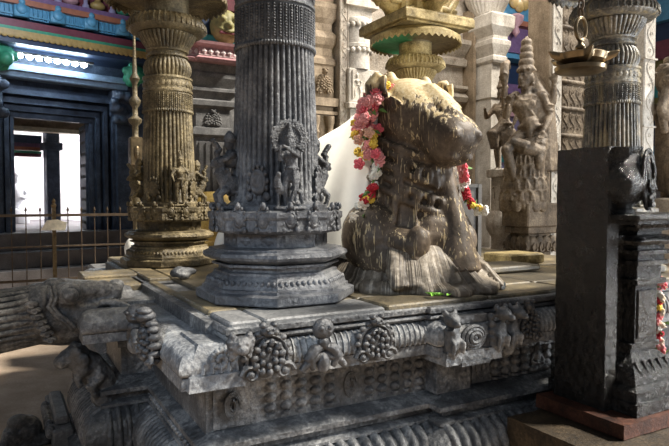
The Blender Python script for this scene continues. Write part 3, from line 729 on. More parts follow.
for s in (-1, 1):
    # folded forelegs
    b.ell((s*.30, .11, .28), (.15, .19, .22)); b.ell((s*.33, -.02, .17), (.085, .09, .10))
    kx, ky = (.25, -.20) if s < 0 else (.15, -.25)
    b.tube([(s*.28, .03, .26), (s*(kx+.02), ky+.09, .26), (s*kx, ky, .25)], [.11, .085, .07], 14); b.ell((s*kx, ky, .26), (.07, .07, .10))
    b.tube([(s*kx, ky-.01, .2), (s*(kx+.02), ky+.1, .1), (s*(kx+.03), .02, .08)], [.07, .065, .06], 10)
    b.ell((s*.27, .95, .22), (.13, .26, .2))
# carved straps and necklace on the neck
nk_ = b
for zf, zb, r0_, th in ((.72, .93, .240, .020), (.66, .89, .246, .016), (.58, .84, .256, .022), (.50, .78, .266, .017), (.42, .72, .282, .020)):
    pts = []
    for k in range(33):
        a = 2*PI*k/32; f = (1-math.cos(a))/2
        pts.append((r0_*math.sin(a), .035-r0_*math.cos(a), zf+(zb-zf)*f))
    nk_.tube(pts, th, 7)
for k in range(-4, 5):
    a = k*.26
    for zz, rr in ((.60, .262), (.46, .285)): nk_.ell((rr*math.sin(a), .035-rr*math.cos(a), zz+.02*abs(k)), (.026, .02, .034), n=8, m=6)
b.tube([(0, -.18, .76), (0, -.22, .55), (0, -.26, .36), (0, -.27, .1)], [.05, .06, .085, .16], 14); b.ell((.33, -.03, .28), (.12, .14, .18)); b.ell((0, -.16, .30), (.22, .14, .2))
rd = random.Random(11)
for k in range(26):
    a = rd.uniform(-2.0, 2.0); z0 = rd.uniform(.5, .85); z1 = z0-rd.uniform(.15, .4)
    r1 = .245+(.78-z0)*.12; r2 = .245+(.78-z1)*.15
    b.tube([(r1*math.sin(a), .035-r1*math.cos(a), z0), (r2*math.sin(a+.03), .035-r2*math.cos(a+.03), z1)], [.011, .014], 6)
put(fuse(b, .011, 3, rough=.004, freq=9), 'body', M['nandi'], bull)
m = MB(); n = 64; rings = []
for k, (f, z) in enumerate(((1.06, 0.0), (1.02, .03), (.96, .08), (.87, .13), (.76, .19), (.64, .25), (.5, .31))):
    ring = []
    for i in range(n):
        a = 2*PI*i/n; rr = 1+.02*math.sin(7*a+1)+.025*math.sin(17*a)
        ring.append((.44*f*rr*math.cos(a)+(.02), (.62*f*rr*math.sin(a)+.17), z))
    rings.append(ring)
m.loft(rings)
for k in range(120):
    a = rd.uniform(0, 2*PI); e = rd.uniform(.85, 1.08); th = rd.uniform(.004, .013)
    m.tube([(.44*f*math.cos(a)+.02, .62*f*math.sin(a)+.17, z+.006) for f, z in ((.48, .32), (.62, .26), (.76, .19), (.9*e, .115), (1.0*e, .05), (1.08*e, .0))], [th*.6, th, th, th*1.1, th*1.2, th], 6)
for s in (-1, 1):
    for k in range(0): m.tube([(s*(.25+.02*k), -.18+.05*k, .3-.005*k), (s*(.36+.012*k), -.26+.05*k, .15), (s*(.40+.012*k), -.34+.05*k, .05)], [.02, .026, .03], 6)
for k in range(30):
    x = -.40+.027*k; y = -.24+x*x*1.1; e = rd.uniform(-.03, .03); m.tube([(x*.78, y, .25), (x*.88+e*.4, y-.055, .185), (x+e, y-.10, .11), (x*1.05+e, y-.15, .03)], [.03, .038, .034, .03], 7)
for k in range(46):
    a = 2*PI*k/46; r1 = rd.uniform(.95, 1.1); m.ell((.015+.43*r1*math.cos(a), .17+.62*r1*math.sin(a), .01), (rd.uniform(.05, .09), rd.uniform(.05, .09), rd.uniform(.03, .06)), n=9, m=6)
put(fuse(m, .0095, 4, rough=.010, freq=14), 'ghee_crusted_base', M['mound'], bull)

# ---- cloth over the back
def cloth_pt(t, s):
    """t along the spine, s from -1 (right flank) to 1 (left flank)"""
    y = .16+1.25*t
    ridge = 1.19-.58*t**.85; w = .29+.15*min(1, t*2.2); hem = .13+.03*math.sin(9*t)
    a = abs(s)
    if a < .35: f = a/.35; x = w*.72*math.sin(f*PI/2); z = ridge-.17*(1-math.cos(f*PI/2))
    else: f = (a-.35)/.65; x = w*(.72+.42*f**.8); z = (ridge-.17)*(1-f)+hem*f
    fold = .022*math.sin(t*46+2*s)*max(0, a-.3) + .012*math.sin(t*21+s*3)
    return ((x+fold)*(1 if s > 0 else -1), y+.04*math.sin(6*s)*a - .05*a*(1-t), z)
c = MB(); NT, NS = 56, 40; vs = [cloth_pt(i/NT, -1+2*j/NS) for i in range(NT+1) for j in range(NS+1)]
c.add(vs, [(i*(NS+1)+j, i*(NS+1)+j+1, (i+1)*(NS+1)+j+1, (i+1)*(NS+1)+j) for i in range(NT) for j in range(NS)])
cl = c.build('draped_cloth', M['cloth'], None, 180, (NX, NY, ZT), NR)
sm = cl.modifiers.new('t', 'SOLIDIFY'); sm.thickness = .008; sm.offset = 1
tag(cl, 'white cotton cloth draped over the stone bull\'s back', 'cloth')

# ---- garland
def petal_mesh(kind, seed):
    r = random.Random(seed); b = MB()
    if kind == 'rose':
        for ring, (cnt, rad, up, sz) in enumerate(((5, .020, .004, .019), (5, .012, .014, .015), (3, .005, .02, .010))):
            for k in range(cnt):
                a = 2*PI*k/cnt+ring*.6; b.ell((rad*math.cos(a), rad*math.sin(a), up), (sz, sz*.9, .0055), (r.uniform(-.2, .2), -.5-.35*ring, a), n=8, m=5)
    else:
        for k in range(26):
            d = Vector((r.gauss(0, 1), r.gauss(0, 1), r.gauss(.3, 1))).normalized()
            b.ell(d*.018, (.010, .010, .006), (r.uniform(-1, 1), r.uniform(-1, 1), 0), n=6, m=4)
        b.ell((0, 0, 0), .017, n=8, m=6)
    return b.mesh('flower')
fc = {'pink': (.80, .15, .19), 'hotpink': (.88, .36, .36), 'red': (.45, .015, .03), 'yellow': (.80, .56, .08), 'white': (.82, .80, .72), 'peach': (.80, .48, .36), 'green': (.10, .22, .05), 'cream': (.78, .68, .55)}
FM = {k: paint(k+'_petals', v, .7, .3, 0, .1, 40) for k, v in fc.items()}
FME = {}
for k in fc:
    if k == 'green': continue
    me = petal_mesh('rose' if k in ('pink', 'hotpink', 'peach', 'cream') else 'ball', len(k)); me.materials.append(FM[k]); shade(me, 180); FME[k] = me
lf = MB(); lf.add([(0, 0, 0), (.012, .018, .004), (0, .05, 0), (-.012, .018, .004), (0, .02, -.004)], [(0, 1, 4), (1, 2, 4), (2, 3, 4), (3, 0, 4), (0, 3, 2, 1)])
LME = lf.mesh('leaf'); LME.materials.append(FM['green'])
def garland(label, loc, rz, spots, nleaf=10, cat='garland'):
    g = thing('flower_garland', label, cat, loc, rz); rg = random.Random(5)
    core = MB(); core.tube([s[0] for s in spots], .010, 6); core.build('string', FM['green'], g)
    cnt = 0
    for i, (p, kinds, spread, num, sc) in enumerate(spots):
        for k in range(num):
            if cnt >= 92: break
            o = bpy.data.objects.new('flower', FME[kinds[k % len(kinds)]]); COL.objects.link(o); o.parent = g; cnt += 1
            q = Vector(p)+Vector((rg.uniform(-spread, spread)*.5, rg.uniform(-spread, spread)*.75, rg.uniform(-.035, .035)))
            o.location = q; d = (Vector((-1 if p[0] < 0 else 1, -.7, .2))+Vector((rg.gauss(0, .5), rg.gauss(0, .5), rg.gauss(0, .4))))
            o.rotation_euler = d.to_track_quat('Z', 'Y').to_euler(); s = sc*rg.uniform(.82, 1.12); o.scale = (s, s, s)
        if i % 2 == 0 or spread > .05:
            for k in range(2):
                o = bpy.data.objects.new('leaf', LME); COL.objects.link(o); o.parent = g
                o.location = Vector(p)+Vector((-.01 if p[0] < 0 else .01, rg.uniform(-spread, spread), rg.uniform(-.03, .03))); o.rotation_euler = (rg.uniform(0, 6), rg.uniform(0, 6), rg.uniform(0, 6)); o.scale = (1.2,)*3
    return g
PK = ['hotpink', 'pink', 'hotpink', 'yellow']
left = [((-.20, .08, 1.13), ['yellow', 'cream', 'yellow', 'hotpink'], .06, 7, 1.0), ((-.25, .12, 1.10), ['yellow', 'hotpink', 'pink'], .07, 8, 1.1), ((-.28, .14, 1.04), PK[:3], .09, 10, 1.15), ((-.30, .16, .98), PK[:3], .11, 10, 1.2),
        ((-.30, .15, .91), ['pink', 'hotpink', 'yellow'], .11, 9, 1.1), ((-.30, .13, .85), ['yellow', 'peach', 'yellow'], .11, 9, 1.1), ((-.30, .12, .79), ['hotpink', 'yellow', 'peach'], .10, 8, 1.1), ((-.31, .08, .73), ['hotpink', 'pink'], .09, 5, 1.1),
        ((-.32, .05, .68), ['white'], .03, 5, 1.0), ((-.33, .05, .62), ['white'], .03, 5, 1.0), ((-.345, .06, .55), ['red'], .035, 6, 1.0), ((-.36, .08, .49), ['red', 'yellow'], .035, 5, 1.0), ((-.385, .10, .44), ['cream', 'white'], .04, 3, 1.1), ((-.41, .13, .40), ['cream', 'peach'], .05, 3, 1.3)]
garland('thick pink, yellow and white flower garland between the white cloth and the bull\'s neck', (NX, NY, ZT), NR, left)
right = [((.30, -.06, .80), ['pink'], .02, 2, 1.0), ((.34, -.08, .74), ['pink', 'hotpink'], .03, 5, 1.1), ((.35, -.09, .67), ['hotpink', 'pink'], .03, 5, 1.1), ((.36, -.10, .60), ['white'], .025, 4, 1.0), ((.365, -.11, .54), ['red'], .03, 6, 1.0), ((.38, -.14, .48), ['red', 'yellow'], .03, 5, 1.0), ((.40, -.17, .445), ['white', 'yellow'], .03, 5, 1.0), ((.42, -.21, .41), ['white'], .03, 4, 1.0)]
garland('short garland end of pink, red and white flowers below the bull\'s muzzle', (NX, NY, ZT), NR, right)
# leaf scraps on the platform
gl = MB()
for k in range(7):
    gl.add([(0, 0, 0), (.012, .03, .012), (0, .075, .006), (-.012, .03, .012), (0, .03, -.002)], [(0, 1, 4), (1, 2, 4), (2, 3, 4), (3, 0, 4), (0, 3, 2, 1)], T(.02*k-.06, .01*(k % 3), .004) @ RZ(-.8+.5*k))
o = gl.build('leaf_sprig', paint('fresh_green_leaf', (.22, .48, .06), .5), None, None, (.69, -.52, ZT+.008)); tag(o, 'small bright green leaf sprig lying on the platform edge before the bull', 'leaves')
fl = MB(); fl.ell((0, 0, .012), (.012, .012, .012)); fl.ell((.01, 0, .03), (.006, .005, .016)); o = fl.build('petal', FM['white'], None, 60, (1.13, -.51, ZT+.006)); tag(o, 'tiny pale fallen petal on the platform edge right of the bull', 'petal')
# stone slabs lying behind on the platform
o = MB().box(1.55, 2.1, .10, .42, ZT, ZT+.04, .01).build('stone_slab', M['plat_top'], None, None); tag(o, 'flat pale stone slab lying on the platform beside the bull\'s base', 'stone slab')
o = MB().box(2.12, 2.5, .42, .72, ZT, ZT+.08, .012).build('stone_block', M['P3'], None, None); tag(o, 'low ochre stone block on the platform beside the black pier', 'stone block')
q = MB(); q.ell((0, 0, .02), (.07, .05, .04)); q.ell((.05, .02, .02), (.05, .04, .035)); o = put(fuse(q, .012, 2, rough=.015, freq=20), 'stone_lump', M['plat']); o.location = (-.28, .86, ZT+.02); tag(o, 'broken lump of stone lying on the left of the platform', 'stone')

# ================================================================== BLACK PIER, RIGHT
pr = thing('stone_pier', 'black oiled granite pier with plain shaft and vase carving, standing on a red slab', 'pier', (0, 0, 0))
pm = M['pier']
def rough_block(x0, x1, y0, y1, z0, z1, cut=.03):
    """hand-dressed block: many small facets"""
    mb = MB(); o = None
    nx, ny, nz = max(2, int((x1-x0)/cut)), max(2, int((y1-y0)/cut)), max(2, int((z1-z0)/cut))
    idx = {}; vs = []; fs = []
    def vid(i, j, k):
        if (i, j, k) not in idx:
            p = Vector((x0+(x1-x0)*i/nx, y0+(y1-y0)*j/ny, z0+(z1-z0)*k/nz)); w = noise.noise_vector(p*14)*.004+noise.noise_vector(p*45)*.0025
            if k == 0: w.z = 0
            idx[(i, j, k)] = len(vs); vs.append(tuple(p+w))
        return idx[(i, j, k)]
    for a in range(nx):
        for c_ in range(nz):
            fs.append((vid(a, 0, c_), vid(a+1, 0, c_), vid(a+1, 0, c_+1), vid(a, 0, c_+1))); fs.append((vid(a, ny, c_), vid(a, ny, c_+1), vid(a+1, ny, c_+1), vid(a+1, ny, c_)))
    for a in range(ny):
        for c_ in range(nz):
            fs.append((vid(0, a, c_), vid(0, a, c_+1), vid(0, a+1, c_+1), vid(0, a+1, c_))); fs.append((vid(nx, a, c_), vid(nx, a+1, c_), vid(nx, a+1, c_+1), vid(nx, a, c_+1)))
    for a in range(nx):
        for c_ in range(ny):
            fs.append((vid(a, c_, 0), vid(a, c_+1, 0), vid(a+1, c_+1, 0), vid(a+1, c_, 0))); fs.append((vid(a, c_, nz), vid(a+1, c_, nz), vid(a+1, c_+1, nz), vid(a, c_+1, nz)))
    return mb.add(vs, fs)
rough_block(1.345, 1.43, -.99, -.68, .495, 1.815, .02).build('shaft', pm, pr, 35)
rough_block(1.42, 1.56, -.94, -.70, .495, 1.50, .03).build('core', pm, pr, 35)
v = MB(); v.lathe([(.05, 1.475), (.06, 1.485), (.062, 1.50), (.045, 1.512), (.055, 1.525), (.09, 1.55), (.118, 1.595), (.125, 1.64), (.113, 1.69), (.09, 1.735), (.08, 1.775), (.092, 1.81), (.0, 1.815)], 40, c=(1.462, -.985, 0))
v.build('vase', pm, pr, 50)
nb = MB(); X = T(1.51, -1.09, 1.495) @ RZ(.15) @ SC(.95, .9, 1.04)
out = [(.06*math.sin(a)*(1-.35*max(0, math.cos(a))), -.0, .15-.13*math.cos(a)*1.05) for a in [k*PI/12 for k in range(25)]]
nb.tube(out, .012, 8, M=X); nb.tube([(x*.72, -.008, .15+(z-.15)*.8) for x, y, z in out], .007, 6, M=X); nb.ell((0, .01, .14), (.05, .02, .12), M=X)
nb.ell((0, -.02, .115), (.022, .018, .04), M=X); nb.ell((0, -.03, .17), (.014, .014, .016), M=X); nb.lathe([(.014, 0), (.012, .02), (.003, .05)], 8, c=(0, -.03, .18), M=X); nb.tube([(-.025, -.02, .06), (0, -.035, .08), (.025, -.02, .06)], .01, 6, M=X); nb.tube([(0, -.02, .02), (0, -.02, .06)], [.022, .012], 8, M=X)
for s in (-1, 1): nb.tube([(s*.02, -.02, .145), (s*.034, -.025, .115), (s*.02, -.035, .1)], .007, 6, M=X)
nb.build('flame_niche', pm, pr, 60)
sf = MB(); sf.box(1.37, 2.0, -1.14, -.66, 1.452, 1.482, .006); sf.box(1.39, 1.98, -1.12, -.67, 1.43, 1.455, .004)
for k in range(14): sf.tube([(1.41+.04*k, -1.11, 1.432), (1.41+.04*k, -1.105, 1.415)], [.018, .008], 6)
sf.build('shelf', pm, pr, 40)
def ringbox(mb, x0, x1, y0, y1, prof):
    mb.loft([[(x0-o, y0-o, z), (x1+o, y0-o, z), (x1+o, y1+o, z), (x0-o, y1+o, z)] for o, z in prof])
cp = MB(); ringbox(cp, 1.54, 1.74, -1.02, -.72, [(.0, 1.42), (.03, 1.415), (.03, 1.395), (.0, 1.39), (.0, 1.375), (.05, 1.365), (.07, 1.345), (.05, 1.325), (.01, 1.32), (.01, 1.30), (.035, 1.295), (.035, 1.275), (.01, 1.27), (.01, 1.245), (.025, 1.24), (.025, 1.22), (.0, 1.215), (.0, 1.15), (.018, 1.145), (.018, 1.12), (.0, 1.115)])
ringbox(cp, 1.40, 1.60, -.965, -.72, [(.0, 1.44), (.0, 1.38), (.02, 1.37), (.028, 1.35), (.02, 1.33), (0, 1.32), (0, 1.28)])
cp.build('capital', pm, pr, 40)
pl = MB(); ringbox(pl, 1.545, 1.725, -1.01, -.72, [(.0, 1.12), (.0, .80)]); pl.box(1.56, 1.71, -1.018, -.9, .84, 1.09, .004); pl.build('pilaster', pm, pr, 40)
pb2 = MB(); ringbox(pb2, 1.53, 1.74, -1.0, -.72, [(.0, .82), (.012, .815), (.012, .79), (.0, .785), (.0, .765), (.05, .72), (.075, .69), (.09, .66), (.09, .63), (.12, .61), (.12, .56), (.13, .555), (.13, .495)])
for k in range(5): pb2.tube([(1.50+.06*k, -1.045, .735), (1.50+.06*k, -1.07, .69), (1.50+.06*k, -1.08, .655)], .008, 6)
pb2.build('flared_base', pm, pr, 40)
o = rough_block(1.26, 2.4, -1.16, -.63, .425, .493, .05).build('plinth_slab', M['rust'], None, 40); tag(o, 'rust-red stone slab directly under the black pier', 'stone slab')
o = rough_block(1.02, 2.5, -1.42, -.66, .0, .42, .06).build('step_block', M['brownstep'], None, 40); tag(o, 'rough brown stone step under the red slab of the black pier', 'stone step')

# ---- garland hanging beyond the pier
g2 = [((0, 0, -.04-.05*k), (['hotpink', 'pink'], ['white', 'cream'], ['red'], ['yellow', 'cream'])[k % 4], .035, 5, 1.0) for k in range(11)]
garland('thin mixed garland hanging over the platform edge behind the black pier', (2.27, -.665, 1.06), 0, g2)

# ---- hanging lamp
lp = thing('hanging_oil_lamp', 'old brass oil lamp with spouted tray hanging by a chain before the grey pillar', 'oil lamp', (1.105, -1.01, 2.14))
ba = M['brass']
d = MB(); d.lathe([(.001, .0), (.06, .0), (.10, .004), (.112, .010), (.115, .028), (.105, .030), (.05, .022), (.04, .03), (.0, .03)], 40); d.build('drip_dish', ba, lp, 40)
s = MB(); nn = 90; rings = []
for fr_, z in ((.15, .032), (.55, .040), (.9, .056), (1.0, .082), (.97, .086), (.85, .062), (.4, .05), (.05, .05)):
    ring = []
    for i in range(nn):
        a = 2*PI*i/nn; sp = max(0, math.cos(5*(a-.35)))**6
        ring.append(((.118+.05*sp*(fr_ > .5))*fr_*math.cos(a), (.118+.05*sp*(fr_ > .5))*fr_*math.sin(a), z+.008*sp*(fr_ > .8)))
    rings.append(ring)
s.loft(rings); s.build('spouted_tray', ba, lp, 40)
s = MB(); s.lathe([(.03, .05), (.045, .06), (.05, .085), (.03, .10), (.018, .108), (.024, .115), (.024, .125), (.012, .135), (.012, .15)], 20); s.build('boss', ba, lp, 50)
s = MB(); s.tube([(.035*math.sin(a), 0, .205-.052*math.cos(a)) for a in [k*PI/10 for k in range(21)]], .009, 8); s.build('ring_handle', ba, lp, 60)
for k in range(11):
    s = MB(); X = T(0, 0, .275+.043*k) @ RZ(k*PI/2); s.tube([(.013*math.sin(a), 0, .027*math.cos(a)) for a in [j*PI/6 for j in range(13)]], .005, 6, M=X); s.build('chain_link', M['iron'], lp, 60)
s = MB(); s.tube([(0, 0, .73), (0, 0, 1.6)], .006, 6); s.build('hanging_rod', M['iron'], lp)
# ================================================================== CENTRAL WALL (pale granite)
WV = 3.72
w = MB(); w.box(1.75, 4.84, WV, WV+.5, 0, 5.6); struct(w, 'wall_back', M['wall'])
def pil(name, label, parts, group=None, cat='pilaster'):
    t = thing(name, label, cat, (0, 0, 0), 0, group)
    for pn, mb, mat, sm in parts: mb.build(pn, mat, t, sm)
    return t
def stack(u, v, prof, depth=.4):
    """rectangular moulded stack: (half width, z) against the wall"""
    mb = MB(); mb.loft([[(u-h, v-(h-prof[0][0])*.6, z), (u+h, v-(h-prof[0][0])*.6, z), (u+h, v+depth, z), (u-h, v+depth, z)] for h, z in prof]); return mb
def scroll(mb, x, y, z0, z1, w):
    """running vine: one wave with a curled leaf in every bend"""
    n = int((z1-z0)/.012); P = w*6.5
    mb.tube([(x+w*math.sin(2*PI*k*.012/P), y, z0+.012*k) for k in range(n)], .0065, 5)
    for k in range(int((z1-z0)/P*2)):
        s = 1 if k % 2 else -1; zc = z0+P*(k+.5)/2
        mb.tube([(x+s*(w*.1+.45*w*(1-j/11)*math.cos(j*.6)), y, zc+.55*w*(1-j/11)*math.sin(j*.6)) for j in range(10)], .0055, 5)
        mb.ell((x+s*w*.1, y, zc), (.009, .008, .009), n=6, m=5); mb.ell((x-s*w*.75, y, zc+P*.1), (.010, .007, .014), n=6, m=5)
# narrow carved strip
a = MB(); a.box(2.40, 2.53, 3.56, 3.8, .3, 5.4); b = MB()
scroll(b, 2.465, 3.557, .6, 5.3, .034)
for s in (2.412, 2.518): b.tube([(s, 3.557, .3), (s, 3.557, 5.4)], .008, 5)
pil('carved_strip', 'narrow upright strip with vine carving between two pilasters of the pale wall', [('post', a, M['wall'], None), ('scroll_carving', b, M['wall'], 60)], cat='carved strip')
# left bay
a = stack(2.2, 3.66, [(.17, .3), (.17, 3.2), (.2, 3.22), (.2, 3.28), (.15, 3.32), (.15, 3.42), (.19, 3.46), (.22, 3.54), (.19, 3.60), (.15, 3.63), (.15, 3.72), (.2, 3.78), (.25, 3.9), (.25, 3.96), (.17, 3.98), (.17, 5.2)])
b = MB(); flame_leaf(b, .26, .34, .05, T(2.22, 3.64, 2.82)); b.box(2.02, 2.4, 3.58, 3.75, 2.70, 2.80); b.box(2.02, 2.4, 3.60, 3.75, 2.60, 2.64)
for x in (2.1, 2.3): b.lathe([(.035, 1.9), (.035, 2.35), (.05, 2.38), (.03, 2.42), (.055, 2.5), (.055, 2.58)], 10, c=(x, 3.62, 0))
pil('wall_pilaster', 'brown moulded pilaster bay next to the blue-grey fluted pillar', [('shaft', a, M['brownwall'], None), ('relief', b, M['brownwall'], 50)], 'pilasters on the pale back wall')
# round banded pilaster with dancer panel
a = MB(); a.lathe([(.17, 3.18), (.17, 3.44), (.185, 3.45), (.185, 3.49), (.17, 3.50), (.165, 3.74), (.18, 3.75), (.18, 3.80), (.16, 3.82)], 16, c=(2.69, 3.64, 0)); a.box(2.52, 2.88, 3.58, 3.75, 3.80, 3.95); a.box(2.46, 2.94, 3.5, 3.75, 3.95, 4.05); a.lathe([(.14, 4.05), (.22, 4.2), (.24, 4.5), (.2, 5.2)], 16, c=(2.69, 3.64, 0))
for k in range(16):
    for z in (3.46, 3.77): a.ell((2.69+.18*math.cos(k*PI/8), 3.64+.18*math.sin(k*PI/8), z-.05), (.03, .03, .035), n=8, m=5)
b = MB(); b.box(2.50, 2.96, 3.50, 3.75, 2.76, 3.18, .01); b.box(2.48, 3.0, 3.47, 3.75, 2.68, 2.755, .01); b.box(2.53, 2.93, 3.52, 3.75, 1.2, 2.68); b.box(2.54, 2.56, 3.48, 3.5, 2.8, 3.15)
pt = pil('wall_pilaster', 'pale pilaster with a panel of two small dancing figures above the pink flowers', [('shaft', a, M['wall_white'], 50), ('panel', b, M['wall_white'], None)], 'pilasters on the pale back wall')
dn = MB(); human(dn, [((-.10, 0, .76), (-.2, -.03, .7), (-.22, -.05, .86)), ((.10, 0, .76), (.2, -.03, .66), (.14, -.08, .55))], [((-.15, -.05, .3), (-.1, .0, .05), (-.15, -.05, .012)), ((.14, -.03, .32), (.1, .0, .1), (.16, -.05, .08))], .08, .12, skirt=False)
dme = fuse(dn, .02, 1)
for x, s in ((2.62, 1), (2.82, -1)): put(dme, 'dancing_figure', M['wall_white'], pt, T(x, 3.505, 2.81) @ SC(.30*s, .30, .30))
# beaded arch beside the bull's ear
a = MB()
for q, rr in ((.36, .035), (.28, .03)): a.tube([(3.34+q*math.cos(t), 3.62, 2.62+q*1.6*math.sin(t)) for t in [k*PI/24 for k in range(25)]], rr, 8)
for k in range(30):
    t = k*PI/29; a.ell((3.34+.41*math.cos(t), 3.60, 2.62+.41*1.6*math.sin(t)), (.028, .03, .028), n=8, m=6)
b = MB(); b.lathe([(.08, 1.2), (.08, 2.45), (.12, 2.5), (.13, 2.56), (.09, 2.6), (.14, 2.68), (.15, 2.76), (.10, 2.82), (.12, 2.88), (.05, 3.0)], 16, c=(3.34, 3.66, 0)); b.box(2.95, 3.75, 3.6, 3.75, 2.5, 2.6)
pil('niche_arch', 'beaded stone arch on the back wall beside the bull\'s ear', [('arch', a, M['brownwall'], 60), ('shrine_post', b, M['brownwall'], 50)], cat='niche')
# shelf mouldings right of the head
a = MB(); a.sweep([(3.8, 3.72), (4.48, 3.72)], [(-.1, 2.9), (.12, 2.92), (.16, 2.98), (.10, 3.03), (.06, 3.06), (.14, 3.10), (.14, 3.14), (-.1, 3.15)]); a.sweep([(3.8, 3.72), (4.48, 3.72)], [(-.1, 3.4), (.10, 3.42), (.12, 3.5), (.05, 3.55), (.2, 3.7), (.2, 3.76), (-.1, 3.78)])
o = struct(a, 'trim_1', M['wall'])
# right-hand column
RU = 4.70
a = MB(); a.box(RU-.10, RU+.10, 3.25, 3.7, .2, 3.45); a.box(RU-.12, RU+.12, 3.23, 3.7, 2.95, 3.0)
b = stack(RU, 3.2, [(.11, 3.42), (.13, 3.45), (.13, 3.5), (.11, 3.52), (.17, 3.66), (.17, 3.72), (.13, 3.74), (.13, 3.78), (.21, 3.9), (.22, 4.05), (.18, 4.08)])
cfl = MB(); cfl.lathe([(.17, 4.07, 0), (.24, 4.18, .015), (.30, 4.30, .015), (.32, 4.38, .0), (.22, 4.40, 0), (.22, 5.4, 0)], 120, c=(RU, 3.45, 0), flute=30)
d = MB(); d.box(RU-.17, RU+.17, 3.05, 3.7, 0, .75, .01); d.sweep([(RU-.17, 3.5), (RU-.17, 3.05), (RU+.17, 3.05)], [(-.05, .75), (.03, .78), (.05, .84), (.0, .88), (-.05, .9)])
pil('wall_column', 'pale square column with spreading fluted capital at the end of the pale back wall', [('shaft', a, M['wall_white'], None), ('capital', b, M['wall_white'], None), ('fluted_top', cfl, M['wall_white'], 50), ('pedestal', d, M['wall'], None)], cat='column')
a = MB(); a.box(4.50, 4.55, 3.5, 3.75, 0, 4.2); o = struct(a, 'trim_2', M['brownwall'])
# metal sheet behind the bull
a = MB(); a.box(2.13, 2.42, 1.0, 1.02, ZT, 1.68, .004); b = MB(); b.box(2.12, 2.43, .985, 1.035, 1.66, 1.69); b.box(2.40, 2.44, .98, 1.035, ZT, 1.69)
sp = thing('metal_screen', 'upright dark metal sheet standing on the platform behind the bull', 'metal screen')
sp.location = (0, .1, 0)
a.build('panel', M['steel'], sp); b.build('frame', M['steel'], sp)

# ================================================================== STATUES AT RIGHT
gs = thing('deity_pillar', 'tall granite pillar with a life-size crowned deity statue facing left on a scaled base', 'statue pillar', (0, 0, 0))
a = MB(); a.box(3.80, 3.99, 1.55, 1.86, 0, 4.6, .01); a.build('pillar_shaft', M['brownwall'], gs)
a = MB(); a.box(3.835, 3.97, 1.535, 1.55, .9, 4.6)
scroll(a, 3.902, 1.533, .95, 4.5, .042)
a.build('scroll_panel', M['wall_white'], gs, 60)  # face whitened by light from the right, put into the panel colour
g = MB()
human(g, [((-.11, 0, .77), (-.15, -.08, .62), (-.12, -.19, .70)), ((.11, 0, .77), (.17, -.0, .62), (.13, -.10, .50)), ((-.09, .03, .79), (-.16, -.06, .72), (-.15, -.15, .86)), ((.09, .03, .79), (.18, .05, .72), (.19, .02, .86))],
      [((-.13, -.16, .36), (-.05, -.10, .05), (-.07, -.17, .012)), ((.10, -.1, .28), (.08, .0, .03), (.1, -.07, .012))], .06, .27, ct=.085, belly=.02, fingers=True, head_turn=-.5)
g.tube([(-.15, -.15, .86), (-.15, -.17, .93), (-.15, -.15, 1.0), (-.14, -.09, 1.03), (-.13, -.05, .99)], [.025, .036, .034, .026, .016], 8)
for k in range(8): g.ell((.12+.03*math.sin(k), .05, .36+.05*k), (.05, .05, .05), n=8, m=6)
for k in range(3): g.lathe([(.10, -.006), (.112, 0), (.10, .006)], 20, M=T(.02, 0, .50-.035*k) @ RX(.1) @ SC(1, .85, 1))
for s_ in (-1, 1):
    for q in (.66, .70): g.ell((s_*.16, -.02+.02*s_, q), (.04, .04, .012))
g.tube([(-.09, -.05, .80), (.0, -.085, .70), (.09, -.05, .58)], .011, 6)
g.tube([(.1, .08, .2), (.08, .09, .7), (.0, .09, .95)], [.14, .12, .08], 10)
g.tube([(-.1, -.12, .42), (.0, -.14, .38), (.12, -.06, .34)], [.05, .055, .05], 10)
put(fuse(g, .007, 2), 'statue', M['god'], gs, T(3.62, 1.68, 1.57) @ RZ(-PI/2+.65) @ SC(1.38))
a = MB()
for j in range(5):
    z = 2.10-.13*j; r = .14+.02*j
    for k in range(9):
        t = PI+(k-4+(.5 if j % 2 else 0))*.42; X = T(3.62+r*math.cos(t), 1.70+r*math.sin(t), z-.04) @ RZ(t) @ RY(-.15) @ SC(1, .85, 1)
        a.ell((0, 0, 0), (.045, .088, .12), M=X); a.tube([(.035, .08*math.sin(q), .112*math.cos(q)) for q in [-1.6+.32*i for i in range(11)]], .016, 6, M=X)
a.lathe([(.20, 1.5), (.22, 1.52), (.21, 1.7), (.17, 2.0), (.13, 2.16)], 24, c=(3.62, 1.70, 0))
put(fuse(a, .008, 0), 'scaled_base', M['god'], gs)
a = MB(); a.box(3.44, 3.92, 1.48, 1.86, 1.27, 1.52, .012); a.box(3.47, 3.9, 1.50, 1.84, 1.2, 1.27, .008)
a.build('block', M['god'], gs)
a = MB(); a.box(3.52, 3.88, 1.54, 1.82, .5, 1.2, .01); a.box(3.36, 3.95, 1.44, 1.95, 0, .93, .012)
for k in range(4):
    a.ell((3.51, 1.56+.08*k, 1.09), (.05, .06, .09), n=10, m=8); a.ell((3.55+.1*k, 1.53, 1.09), (.07, .05, .09), n=10, m=8)
    a.tube([(3.475, 1.55+.09*k+.035*math.cos(j), 1.06+.05*math.sin(j)) for j in range(7)], .014, 5); a.tube([(3.55+.1*k+.035*math.cos(j), 1.485, 1.06+.05*math.sin(j)) for j in range(7)], .014, 5)
a.build('pedestal', M['god'], gs, 60)
